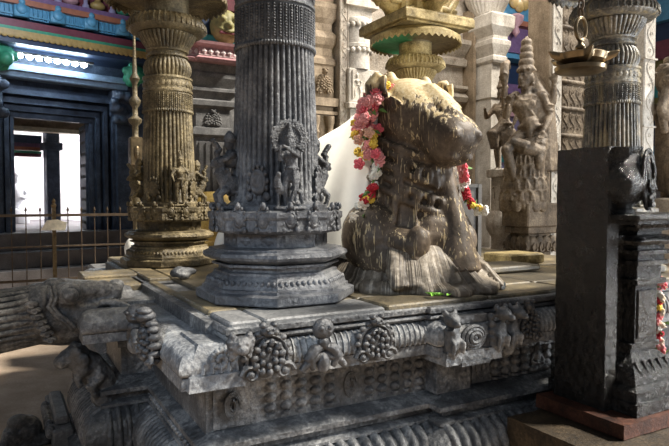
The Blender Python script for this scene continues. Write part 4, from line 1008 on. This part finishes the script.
# second statue, further back
s2 = thing('deity_statue', 'smaller crowned stone statue on a tall pedestal, half hidden behind the large deity', 'statue', (4.01, 2.42, 0))
g = MB(); human(g, [((-.10, 0, .76), (-.19, -.06, .63), (-.15, -.16, .7)), ((.10, 0, .76), (.19, -.03, .64), (.17, -.08, .52))], STAND, .06, .24, belly=.01)
g.tube([(.0, -.03, .5), (-.05, -.16, .42), (-.03, -.14, .25)], [.08, .08, .05], 8)
put(fuse(g, .0125, 2), 'figure', M['god'], s2, T(0, 0, 1.9) @ RZ(-PI/2+.3) @ SC(1.02))
g = MB(); human(g, [((-.10, 0, .76), (-.15, -.06, .63), (-.05, -.12, .66)), ((.10, 0, .76), (.19, -.03, .64), (.17, -.08, .52))], STAND, -.04, .2); 
put(fuse(g, .02, 2), 'attendant', M['god'], s2, T(-.06, .02, 1.42) @ RZ(-PI/2) @ SC(.42))
a = MB(); a.box(-.14, .14, -.14, .14, 1.82, 1.92, .01); a.box(-.10, .16, -.10, .10, 1.3, 1.85, .01); a.lathe([(.20, .0), (.20, .5), (.16, .55), (.13, .6), (.13, 1.1), (.19, 1.2), (.2, 1.33), (.14, 1.42)], 20); a.box(-.24, .24, -.24, .24, 0, .62, .01); a.build('pedestal', M['wall'], s2, 40)
a = MB(); a.box(4.75, 5.25, 2.2, 2.7, 0, 5, .02); b = MB()
for k in range(4): scroll(b, 4.82+.12*k, 2.197, .9, 4.9, .045)
for k in range(12): b.box(4.73, 5.27, 2.18, 2.3, 1.0+.33*k, 1.05+.33*k, .01)
pil('brown_pillar', 'brown carved pillar seen between the deity pillar and the grey fluted pillar', [('shaft', a, M['god'], None), ('carving', b, M['god'], 60)], cat='pillar')
# right-edge pillar and rearing lion
a = MB(); a.box(4.13, 4.30, .70, .95, 0, 4.5, .01); b = MB()
scroll(b, 4.215, .698, .95, 4.4, .05)
for z in (2.25, 2.9): b.box(4.12, 4.31, .685, .95, z, z+.015)
pil('stone_post', 'pale slender stone post between the grey fluted pillar and the rearing lion', [('post', a, M['wall_white'], None), ('scroll_carving', b, M['wall_white'], 60)], cat='stone post')
a = MB(); a.tube([(0, 0, .1), (-.02, -.05, .5), (0, 0, .9), (.02, .02, 1.1)], [.22, .2, .17, .14], 14); a.ell((-.06, -.05, 1.28), (.19, .19, .18)); a.ell((-.2, -.1, 1.22), (.12, .12, .1)); a.ell((-.28, -.12, 1.26), (.05, .07, .05))
for s in (-1, 1):
    a.tube([(-.05, s*.12, .95), (-.25, s*.13, 1.0), (-.33, s*.12, .85)], [.085, .075, .05], 10); a.tube([(0, s*.14, .25), (-.22, s*.16, .35), (-.2, s*.15, .05)], [.13, .1, .06], 10); a.ell((-.15, s*.12, 1.36), (.045, .04, .04)); a.ell((0, s*.14, 1.44), (.05, .03, .07))
for k in range(5):
    for j in range(6): a.ell((.02+.03*k, .17*math.cos(j), 1.42-.12*k+.03*math.sin(j*2)), (.06, .05, .06), n=8, m=6)
a.tube([(-.28, -.1, 1.15), (-.36, -.1, .95), (-.28, -.1, .7)], [.05, .05, .04], 8); a.box(.1, .3, -.2, .2, 0, 1.6, .02)
ly = thing('rearing_lion', 'brown stone rearing lion carving behind the black pier and the pale post', 'lion carving', (4.62, .72, 0))
put(fuse(a, .018, 2), 'lion', M['god'], ly, T(0, 0, 1.55) @ SC(.92))
a = MB(); a.box(-.34, .3, -.3, .3, 0, .8, .015); a.box(-.28, .3, -.24, .24, .8, 1.4, .015); a.box(-.36, .3, -.3, .3, 1.4, 1.57, .015); a.build('pedestal', M['wall'], ly)
# painted wall far right
def bands(name, x0, x1, y, rows, depth=.06):
    t = thing(*name) if isinstance(name, tuple) else None
    for pn, z0, z1, c, out in rows:
        MB().box(x0, x1, y-out, y+.1, z0, z1).build(pn, c, t)
    return t
PC = lambda n, c, r=.5: paint(n, c, r, .2)
Cc = {k: PC(k+'_paint', v) for k, v in {'blue': (.03, .10, .22), 'skyblue': (.08, .25, .38), 'teal': (.03, .22, .22), 'maroon': (.16, .035, .05), 'purple': (.16, .09, .18), 'orange': (.30, .11, .06), 'gold': (.36, .24, .08), 'green': (.04, .25, .14), 'pink': (.46, .25, .26), 'lilac': (.30, .26, .38), 'navy': (.015, .03, .07), 'cream': (.5, .45, .33), 'olive': (.14, .12, .03), 'palepink': (.62, .50, .48)}.items()}
struct(MB().box(5.0, 9.9, 6.6, 6.9, 0, 6.65), 'wall_right', Cc['blue'])
t = bands(('painted_frieze', 'blue, purple and pink painted mouldings on the wall behind the crowned deity', 'painted frieze'), 5.4, 9.0, 6.6,
  [('band', 1.2, 1.9, Cc['navy'], .05), ('band', 2.0, 2.35, Cc['lilac'], .1), ('band', 2.35, 2.5, Cc['teal'], .2), ('band', 2.5, 3.0, Cc['purple'], .1), ('band', 3.0, 3.3, Cc['lilac'], .15), ('band', 3.3, 3.45, Cc['pink'], .3), ('band', 3.45, 3.75, Cc['blue'], .2), ('band', 3.75, 3.95, Cc['purple'], .35), ('band', 3.95, 4.4, Cc['navy'], .3), ('band', 4.4, 4.5, Cc['skyblue'], .6), ('band', 4.5, 5.0, Cc['purple'], .65), ('band', 5.0, 5.1, Cc['orange'], .8), ('band', 5.1, 6.2, Cc['skyblue'], .7)])
for k in range(8):
    mb = MB(); mb.box(5.6+.45*k, 5.75+.45*k, 6.3, 6.6, 2.5, 3.3); mb.lathe([(.05, 3.3), (.14, 3.4), (.1, 3.5)], 10, c=(5.67+.45*k, 6.4, 0)); mb.build('painted_post', Cc['lilac'], t)
for k in range(3):
    mb = MB()
    for j in range(8): mb.ell((6.9+.9*k+.2*math.cos(j*PI/4), 5.86, 5.6+.2*math.sin(j*PI/4)), (.13, .05, .13))
    mb.build('painted_flower', Cc[('pink', 'gold', 'green', 'gold', 'pink')[k]], t, 60)
    mb = MB(); mb.lathe([(.002, 4.75), (.08, 4.85), (.05, 4.95), (.14, 5.05), (.16, 5.15), (.08, 5.2)], 12, c=(6.75+.9*k, 5.8, 0)); mb.build('hanging_bud', Cc['pink' if k % 2 else 'skyblue'], t, 60)
struct(MB().box(10.0, 10.4, -4, 8, 0, 8), 'wall_far_right', M['greywall'])
t = thing('painted_entablature', 'multicoloured painted bands on the wall above the rearing lion', 'painted frieze')
for z0, z1, c, o_ in ((2.2, 2.6, 'skyblue', .1), (2.6, 3.1, 'navy', .1), (3.1, 3.5, 'olive', .3), (3.5, 3.9, 'teal', .2), (3.9, 4.2, 'olive', .3), (4.2, 4.55, 'maroon', .35), (4.55, 4.9, 'navy', .25), (4.9, 5.3, 'skyblue', .4), (5.3, 6.0, 'blue', .4)):
    MB().box(10.0-o_, 10.0, -3, 5.7, z0, z1).build('band', Cc[c], t)

# ================================================================== GREY PILASTER AND PAINTED CORNICE, LEFT OF THE FOREGROUND PILLAR
GV = 5.85
struct(MB().box(.75, 2.0, GV+.25, GV+.6, 0, 5.2), 'wall_center', M['greywall'])
gu = 1.52
a = stack(gu, GV, [(.26, .3), (.26, 2.42), (.24, 2.43), (.24, 2.48), (.33, 2.52), (.30, 2.62), (.26, 2.64), (.26, 2.9), (.36, 2.95), (.37, 3.02), (.27, 3.05)]); c = MB()
for k in range(5): c.box(gu-.22+.1*k, gu-.16+.1*k, GV-.03, GV+.1, 1.5, 2.4)
flame_leaf(c, .30, .26, .03, T(gu, GV-.0, 2.64))
b = stack(gu, GV, [(.27, 3.05), (.34, 3.12), (.38, 3.16), (.38, 3.2), (.30, 3.22), (.36, 3.3), (.40, 3.36), (.40, 3.42), (.36, 3.45), (.40, 3.53), (.40, 3.56)])
pil('grey_pilaster', 'grey stone pilaster with stepped capital between the brown and the blue-grey pillar', [('shaft', a, M['greywall'], None), ('panel_carving', c, M['greywall'], 50), ('capital', b, M['greywall'], None)])
pc = thing('painted_cornice', 'pink cornice with white diamond pattern above the grey pilaster', 'cornice')
MB().sweep([(1.0, GV+.3), (1.0, GV-.1), (1.28, GV-.1), (1.28, GV-.18), (1.75, GV-.18), (1.75, GV-.1), (2.0, GV-.1)], [(-.3, 3.56), (.06, 3.56), (.08, 3.6), (.05, 3.62), (.02, 3.64), (.02, 3.76), (.08, 3.8), (.09, 3.84), (-.3, 3.85)]).build('moulding', Cc['pink'], pc)
dm = MB(); dm.sweep([(1.0, GV-.1), (1.28, GV-.1), (1.28, GV-.18), (1.75, GV-.18), (1.75, GV-.1), (2.0, GV-.1)], [(.0, 3.645), (.03, 3.645), (.03, 3.658), (.0, 3.658)])
for k in range(10):
    x = 1.05+.095*k; y = GV-.125-(.08 if 1.28 < x < 1.75 else 0); dm.add([(x-.042, y-.01, 3.70), (x, y-.01, 3.65), (x+.042, y-.01, 3.70), (x, y-.01, 3.75), (x, y-.025, 3.70)], [(0, 1, 4), (1, 2, 4), (2, 3, 4), (3, 0, 4), (0, 3, 2, 1)])
dm.build('diamond_pattern', Cc['palepink'], pc)
fc_ = MB(); fc_.ell((1.72, GV, 4.16), (.24, .2, .26)); fc_.ell((1.72, GV-.18, 4.14), (.06, .08, .06))
for s in (-1, 1): fc_.ell((1.72+s*.09, GV-.16, 4.24), (.055, .05, .05)); fc_.ell((1.72+s*.2, GV-.05, 4.34), (.07, .06, .1)); fc_.tube([(1.72, GV-.2, 4.05), (1.72+s*.1, GV-.18, 4.07), (1.72+s*.18, GV-.1, 4.12)], [.03, .03, .02], 6)
fo = put(fuse(fc_, .016, 2), 'lion_face', paint('painted_yellow_face', (.26, .23, .09), .6)); fo.location = (0, 0, -.02); tag(fo, 'painted yellow-green lion face above the pink cornice', 'lion face')
MB().box(1.78-.2, 1.66+.2, GV-.2, GV-.15, 4.02, 4.05).build('lip', Cc['maroon'], fo)
struct(MB().box(.75, 2.0, GV, GV+.3, 3.85, 4.0), 'trim_3', Cc['teal']); struct(MB().box(1.0, 1.5, GV+.1, GV+.3, 4.0, 5.2), 'trim_4', Cc['navy']); struct(MB().box(1.4, 2.0, GV+.05, GV+.3, 4.42, 5.2), 'trim_5', Cc['maroon'])
# yellow block behind brown pillar
yb = thing('yellow_pedestal', 'stone pedestal with rounded top, warm yellow light painted in, between the brown and the blue-grey pillar', 'pedestal', (.74, 3.42, 0))
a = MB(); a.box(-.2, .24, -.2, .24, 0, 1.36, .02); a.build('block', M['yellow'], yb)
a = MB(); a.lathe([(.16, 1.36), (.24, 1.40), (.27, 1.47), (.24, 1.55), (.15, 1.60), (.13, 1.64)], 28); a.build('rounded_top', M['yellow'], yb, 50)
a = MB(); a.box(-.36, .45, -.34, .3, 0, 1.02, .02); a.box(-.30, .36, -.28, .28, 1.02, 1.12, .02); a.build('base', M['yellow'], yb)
# golden slender post
gp = thing('gilded_post', 'slender gilded post between the doorway and the brown pillar', 'post', (.115, 4.37, 0))
a = MB(); a.lathe([(.10, 0), (.10, .3), (.04, .4), (.04, 1.5), (.07, 1.6), (.05, 1.7), (.05, 1.9), (.06, 1.95), (.06, 2.25), (.035, 2.3), (.035, 2.42), (.075, 2.46), (.08, 2.49), (.035, 2.53), (.03, 2.62), (.065, 2.68), (.07, 2.71), (.03, 2.76), (.028, 2.9), (.06, 2.96), (.03, 3.02), (.02, 3.2), (.012, 3.5)], 16); a.build('turned_shaft', M['P2'], gp, 50)
a = MB(); a.box(-.07, .07, -.08, .08, 1.95, 2.28, .01); a.ell((0, -.085, 2.1), (.035, .02, .08)); a.build('image_panel', M['brass'], gp)

# ================================================================== DOORWAY BUILDING, FAR LEFT
FV = 10.37
before = set(bpy.data.objects)
bl = M['bluestone']
def box_s(name, mat, *a, bev=0.0): return struct(MB().box(*a, bev), name, mat)
box_s('wall_left', bl, -4.0, -1.15, FV, FV+.5, .9, 6.2); box_s('wall_front', bl, .45, 2.2, FV, FV+.5, .9, 6.2)
box_s('wall_front_2', bl, -1.15, .45, FV, FV+.5, 3.2, 6.2)
for k, (z0, z1, y) in enumerate(((0, .3, 9.2), (.3, .6, 9.55), (.6, .93, 9.9))): box_s('trim_%d' % (6+k), M['darkfloor'], -4, 2.2, y, FV+.5, z0, z1-.004, bev=.01)
df = thing('stone_portal', 'dark blue moulded stone frame round the bright doorway', 'doorway surround')
a = MB()
for o_, d_ in ((0, .02), (.12, .08), (.26, .14), (.42, .2)):
    a.box(-1.12-o_, -1.04-o_ if o_ else -1.06, FV-d_, FV+.1, .93, 3.18+o_); a.box(.36+o_, .44+o_, FV-d_, FV+.1, .93, 3.18+o_); a.box(-1.12-o_, .44+o_, FV-d_, FV+.1, 3.14+o_, 3.24+o_)
a.build('moulding', bl, df)
for x in (-1.52, .98):
    b = MB(); b.box(x-.14, x+.14, FV-.3, FV+.1, .93, 3.55); b.box(x-.2, x+.2, FV-.36, FV, 3.2, 3.3); b.build('jamb_pilaster', M['bluestone'], df)
    b = MB()
    for k in range(16): b.ell((x+.22*math.sin(k*1.7), FV-.35+.05*math.cos(k*2.3), 3.45+.3*math.sin(k*.9)), (.1, .09, .1), n=8, m=6)
    b.box(x-.22, x+.22, FV-.3, FV, 3.3, 3.85); put(fuse(b, .03, 1), 'carved_capital', bl, df)
b = MB(); b.box(-1.9, 1.1, FV-.3, FV, 3.86, 4.12, .02); b.box(-1.9, 1.1, FV-.36, FV, 3.98, 4.03); b.build('beam', paint('blue_grey_beam', (.16, .22, .30), .5), df)
dr = thing('door_leaf', 'open dark studded door leaf inside the bright doorway', 'door', (.36, FV+.05, .93), -.17)
a = MB(); a.box(-.05, .01, 0, .75, 0, 2.2, .01); dp_ = a.build('panel', M['bluestone'], dr)
a = MB()
for k in range(9): 
    for y in (.08, .25, .45): a.ell((-.055, y, .15+.24*k), (.02, .035, .035), n=8, m=6)
a.build('studs', M['steel'], dp_, 60)
for x, nm in ((-1.36, 'left'), (1.12, 'right')):
    b = MB(); b.ell((x, FV-.55, 4.18), (.22, .22, .2)); b.ell((x+.02, FV-.75, 4.08), (.13, .14, .13)); b.ell((x-.1, FV-.6, 4.05), (.12, .14, .15))
    for k in range(8): b.ell((x+.2*math.cos(k), FV-.55+.1*math.sin(k*2), 4.2+.16*math.sin(k)), (.08, .08, .08), n=8, m=6)
    b.tube([(x, FV-.3, 4.1), (x, FV-.6, 4.0)], [.16, .12], 8)
    o = put(fuse(b, .025, 2), 'corbel', Cc['green']); tag(o, 'green painted carved corbel at the %s end of the lit beam' % nm, 'corbel', 'green corbels under the painted cornice')
en = thing('painted_cornice', 'long blue, maroon and yellow painted cornice over the doorway', 'cornice')
for pn, z0, z1, c, o_ in (('soffit', 4.36, 4.47, 'navy', .88), ('scalloped_band', 4.47, 4.58, 'gold', .93), ('green_band', 4.58, 4.64, 'green', .9), ('maroon_band', 4.64, 4.79, 'maroon', .82), ('dark_band', 4.79, 4.86, 'navy', .6), ('blue_band', 4.86, 5.07, 'skyblue', .72), ('orange_band', 5.07, 5.17, 'orange', .85), ('lilac_band', 5.17, 5.27, 'purple', .8), ('niche_back', 5.27, 6.2, 'maroon', .4)):
    mb = MB(); mb.box(-4, 1.9, FV-o_, FV+.1, z0, z1)
    if pn == 'scalloped_band':
        for k in range(60): mb.ell((-3.9+.1*k, FV-o_+.012, z0), (.05, .02, .035), n=8, m=6)
    if pn == 'blue_band':
        for k in range(70): mb.tube([(-3.9+.08*k, FV-o_, z0), (-3.9+.08*k, FV-o_-.02, (z0+z1)/2), (-3.9+.08*k, FV-o_, z1)], .02, 5)
        mb.box(-4, 1.9, FV-o_-.05, FV, z0+.03, z0+.06)
    mb.build(pn, Cc[c], en)
for k in range(7):
    mb = MB(); x = -2.95+.62*k; mb.box(x-.13, x+.13, FV-.84, FV-.6, 4.86, 5.06, .01); mb.ell((x, FV-.84, 5.0), (.1, .05, .1)); mb.ell((x, FV-.84, 5.12), (.06, .05, .06)); mb.build('plaque', Cc['skyblue'], en, 50)
for k in range(10):
    mb = MB(); x = -3.0+.52*k; mb.lathe([(.07, 5.27), (.07, 5.35), (.04, 5.4), (.05, 5.8), (.08, 5.9), (.08, 6.1)], 10, c=(x, FV-.62, 0)); mb.build('niche_post', Cc['lilac'], en, 50)
    if k < 9:
        mb = MB(); mb.ell((x+.26, FV-.55, 5.42), (.15, .12, .09)); mb.ell((x+.26, FV-.55, 5.62), (.08, .07, .14)); mb.ell((x+.26, FV-.57, 5.84), (.06, .06, .075)); mb.lathe([(.06, 5.88), (.07, 5.92), (.01, 6.05)], 10, c=(x+.26, FV-.57, 0))
        for s in (-1, 1): mb.tube([(x+.26+s*.08, FV-.55, 5.72), (x+.26+s*.15, FV-.58, 5.6), (x+.26+s*.08, FV-.66, 5.52)], .03, 6)
        put(fuse(mb, .02, 2), 'seated_figure', Cc[('gold', 'green', 'pink')[k % 3]], en)
tl = thing('strip_lamp', 'row of glowing white-blue bulbs under the painted cornice above the doorway', 'lamp', (-.55, FV-.5, 4.2))
MB().box(-.62, .85, -.02, .05, .06, .10).build('batten', M['steel'], tl)
bm_ = emit('lamp_glow', (.72, .88, 1.0), 90)
for k in range(8):
    mb = MB(); mb.ell((-.5+.165*k, 0, .02), (.06, .05, .045), n=12, m=8); mb.build('bulb', bm_, tl, 60)
# room beyond the doorway
cw = paint('lime_wall', (.78, .76, .74), .9, .06)
box_s('floor_inner', M['darkfloor'], -5, 4, FV+.5, 19, .8, .92); box_s('wall_inner_back', cw, -5, 4, 18.5, 18.8, .9, 6); box_s('ceiling_inner', M['brownwall'], -5, 4, FV+.5, 18.8, 4.2, 4.4); box_s('wall_inner_right', cw, 2.2, 2.5, FV+.5, 18.5, .9, 4.2); box_s('wall_inner_left', cw, -3.6, -3.3, FV+.5, 18.5, .9, 4.2)
t = thing('inner_beam', 'pale lintel with red and blue painted bands inside the doorway', 'beam')
for z0, z1, c, y0 in ((3.34, 4.1, 'brown', 13.6), (3.24, 3.34, 'cream', 13.5), (3.0, 3.2, 'navy', 14.2), (2.9, 3.0, 'purple', 14.25), (2.82, 2.9, 'orange', 14.2), (2.74, 2.8, 'green', 14.22), (2.66, 2.74, 'maroon', 14.25)): MB().box(-3.3, (2.1 if y0 < 14 else .55), y0, y0+.3, z0, z1).build('band', Cc[c] if c != 'brown' else M['brownwall'], t)
for x, l in ((.72, 'dark stone column inside the doorway beside the bright wall'),):
    t = thing('inner_column', l, 'column', (x, 14.0, .92)); MB().box(-.16, .16, -.16, .16, 0, 3.2, .02).build('shaft', M['bluestone'], t); MB().box(-.22, .22, -.22, .22, 1.9, 2.1, .02).build('capital', M['bluestone'], t)
mb = MB(); mb.ell((0, 0, .75), (.2, .16, .36)); mb.ell((0, 0, 1.2), (.12, .12, .14)); mb.lathe([(.12, 1.25), (.14, 1.32), (.02, 1.55)], 12); mb.lathe([(.34, 0), (.34, .2), (.26, .4)], 16)
for s in (-1, 1): mb.tube([(s*.18, 0, .95), (s*.3, -.06, .75), (s*.15, -.16, .65)], .06, 8)
o = put(fuse(mb, .025, 2), 'white_image', paint('white_marble', (.8, .82, .85), .5, .05)); o.location = (.15, 15.2, .92); tag(o, 'white draped image standing inside the bright doorway', 'statue')
FR = T(-.35, FV, 0) @ RZ(math.radians(13)) @ T(.35, -FV, 0)
for o in [x for x in bpy.data.objects if x not in before and x.parent is None]:
    o.matrix_world = FR @ (Matrix.LocRotScale(o.location, o.rotation_euler, o.scale))
# ================================================================== RAILING
RV = 7.95
rl = thing('iron_railing', 'thin rusty iron railing with pointed bars in front of the bright doorway', 'railing', (0, 0, 0))
for z, r_ in ((1.30, .022), (.79, .014), (.24, .02)): MB().box(-3.2, .75, RV-r_, RV+r_, z-r_, z+r_).build('rail', M['iron'], rl)
for k in range(18):
    x = -3.0+.207*k
    if abs(x+.52) < .06: continue
    b = MB(); b.tube([(x, RV, .0), (x, RV, 1.36)], .0095, 6); b.lathe([(.010, 1.36), (.022, 1.385), (.002, 1.44)], 8, c=(x, RV, 0)); b.build('bar', M['iron'], rl, 60)
b = MB(); b.box(-.55, -.49, RV-.035, RV+.035, 0, 1.42); b.lathe([(.03, 1.42), (.045, 1.46), (.02, 1.5), (.03, 1.53), (.002, 1.58)], 10, c=(-.52, RV, 0)); b.build('post', M['brass'], rl)
b = MB(); b.slab([(-.19, 0), (.17, -.01), (.20, .12), (.06, .17), (-.10, .16)], -.03, 0); o = b.build('sign_board', paint('pale_board', (.6, .54, .42), .7), None, None, (-.53, RV-.05, 1.06)); tag(o, 'blank pale board hung on the post of the iron railing', 'board')
# cloth bundle behind left pillar
b = MB(); b.ell((0, 0, .12), (.09, .08, .15)); b.ell((.06, .04, .08), (.08, .08, .12)); o = put(fuse(b, .02, 3, rough=.03, freq=6), 'cloth_bundle', M['cloth']); o.location = (-.16, 3.05, .93); tag(o, 'crumpled pale cloth bundle behind the base of the brown pillar', 'cloth bundle')
for i, (x, y, l) in enumerate(((-.36, 3.05, 'left one of two round cream balls beside the cloth bundle'), (-.285, 3.02, 'right one of two round cream balls, touching the cloth bundle'))):
    b = MB(); b.ell((0, 0, .0), (.045, .042, .042), n=16, m=12); o = b.build('cream_ball', M['cloth'], None, 60, (x, y, .972)); tag(o, l, 'ball', 'cream balls by the bundle')
b = MB().box(-.55, .1, 2.9, 3.3, 0, .75+.18, .02); o = b.build('low_ledge', M['greywall'], None); tag(o, 'low stone ledge behind the left end of the platform', 'stone ledge')

struct(MB().box(-7, 14, 5.6, 22, 6.7, 7.0), 'shade_ceiling', M['greywall'])  # unseen slab added to keep the sun off the doorway building
# ================================================================== LIGHT
wd = bpy.data.worlds.new('sky'); scene.world = wd; wd.use_nodes = True
bg = wd.node_tree.nodes['Background']; bg.inputs[0].default_value = (.80, .88, 1.0, 1); bg.inputs[1].default_value = .21
def aim(o, p): o.rotation_euler = (Vector(p)-o.location).to_track_quat('-Z', 'Y').to_euler()
def area(name, loc, tgt, size, power, col, sy=None):
    l = bpy.data.lights.new(name, 'AREA'); l.energy = power; l.color = col; l.size = size
    if sy: l.shape = 'RECTANGLE'; l.size_y = sy
    o = bpy.data.objects.new(name, l); COL.objects.link(o); o.location = loc; aim(o, tgt); return o
def spot(name, loc, tgt, power, col, ang=50, blend=.6, r=.15):
    l = bpy.data.lights.new(name, 'SPOT'); l.energy = power; l.color = col; l.spot_size = math.radians(ang); l.spot_blend = blend; l.shadow_soft_size = r
    o = bpy.data.objects.new(name, l); COL.objects.link(o); o.location = loc; aim(o, tgt); return o
sn = bpy.data.lights.new('sun', 'SUN'); sn.energy = 8.0; sn.color = (1, .94, .84); sn.angle = math.radians(8)
so = bpy.data.objects.new('sun', sn); COL.objects.link(so); so.rotation_euler = Vector((-.70, .42, -.85)).to_track_quat('-Z', 'Y').to_euler()
spot('daylight_left', (-2.4, -2.4, 2.6), (-.25, -.2, .85), 255, (.68, .82, 1.0), 36, .8, .5)
spot('flood_warm', (1.8, -2.0, 4.6), (-.1, 1.9, 1.9), 190, (1, .78, .42), 30)
spot('flood_plate', (1.2, -.6, 3.2), (2.3, 1.9, 3.2), 90, (1, .80, .42), 40)
area('wall_fill', (3.2, 1.6, 5.2), (3.4, 3.7, 2.4), 1.5, 100, (1, .93, .85))  # added fill that lifts the sunlit pale wall, not a fixture
spot('beast_accent', (-.75, .25, 2.9), (-.95, .6, 1.0), 42, (1, .82, .55), 36, .8, .06)  # added warm spot that brings out relief on the beast head
spot('cloth_fill', (-.9, .9, 3.6), (.75, .6, 1.6), 300, (1, .94, .82), 34)  # added spot brightening the cloth where the sun misses it
area('hall_opening', (4.9, -3.1, 1.9), (1.6, -.9, 1.2), 1.3, 230, (.90, .95, 1.0), 1.8)
area('door_room_light', (-.4, 16.2, 3.9), (-.3, 16.6, 1.0), 2.0, 300, (.90, .90, 1.0))
area('door_room_light', (.2, 15.2, 3.6), (1.5, 15.4, 1.8), 1.5, 160, (1, .97, .95))
spot('painted_wall_light', (7.0, 3.0, 5.0), (7.2, 6.5, 4.0), 200, (.85, .9, 1.0), 90)
spot('entablature_light', (-.6, 7.0, 5.0), (-.8, 10, 5.1), 200, (.7, .82, 1.0), 80)

# ================================================================== CAMERA
cam = bpy.data.cameras.new('camera'); co = bpy.data.objects.new('camera', cam); COL.objects.link(co)
cam.sensor_width = 36; cam.lens = 600*36/669; cam.clip_start = .05
co.location = (-1.266, -2.924, 1.55)
pitch = math.atan(23/600); co.rotation_euler = (PI/2-pitch, 0, math.radians(61-90))
scene.camera = co
bpy.data.scenes.remove(WORK)
scene.view_settings.view_transform = 'Standard'; scene.view_settings.look = 'None'; scene.view_settings.exposure = 0.12; scene.view_settings.gamma = 1.0
scene.view_settings.use_curve_mapping = False
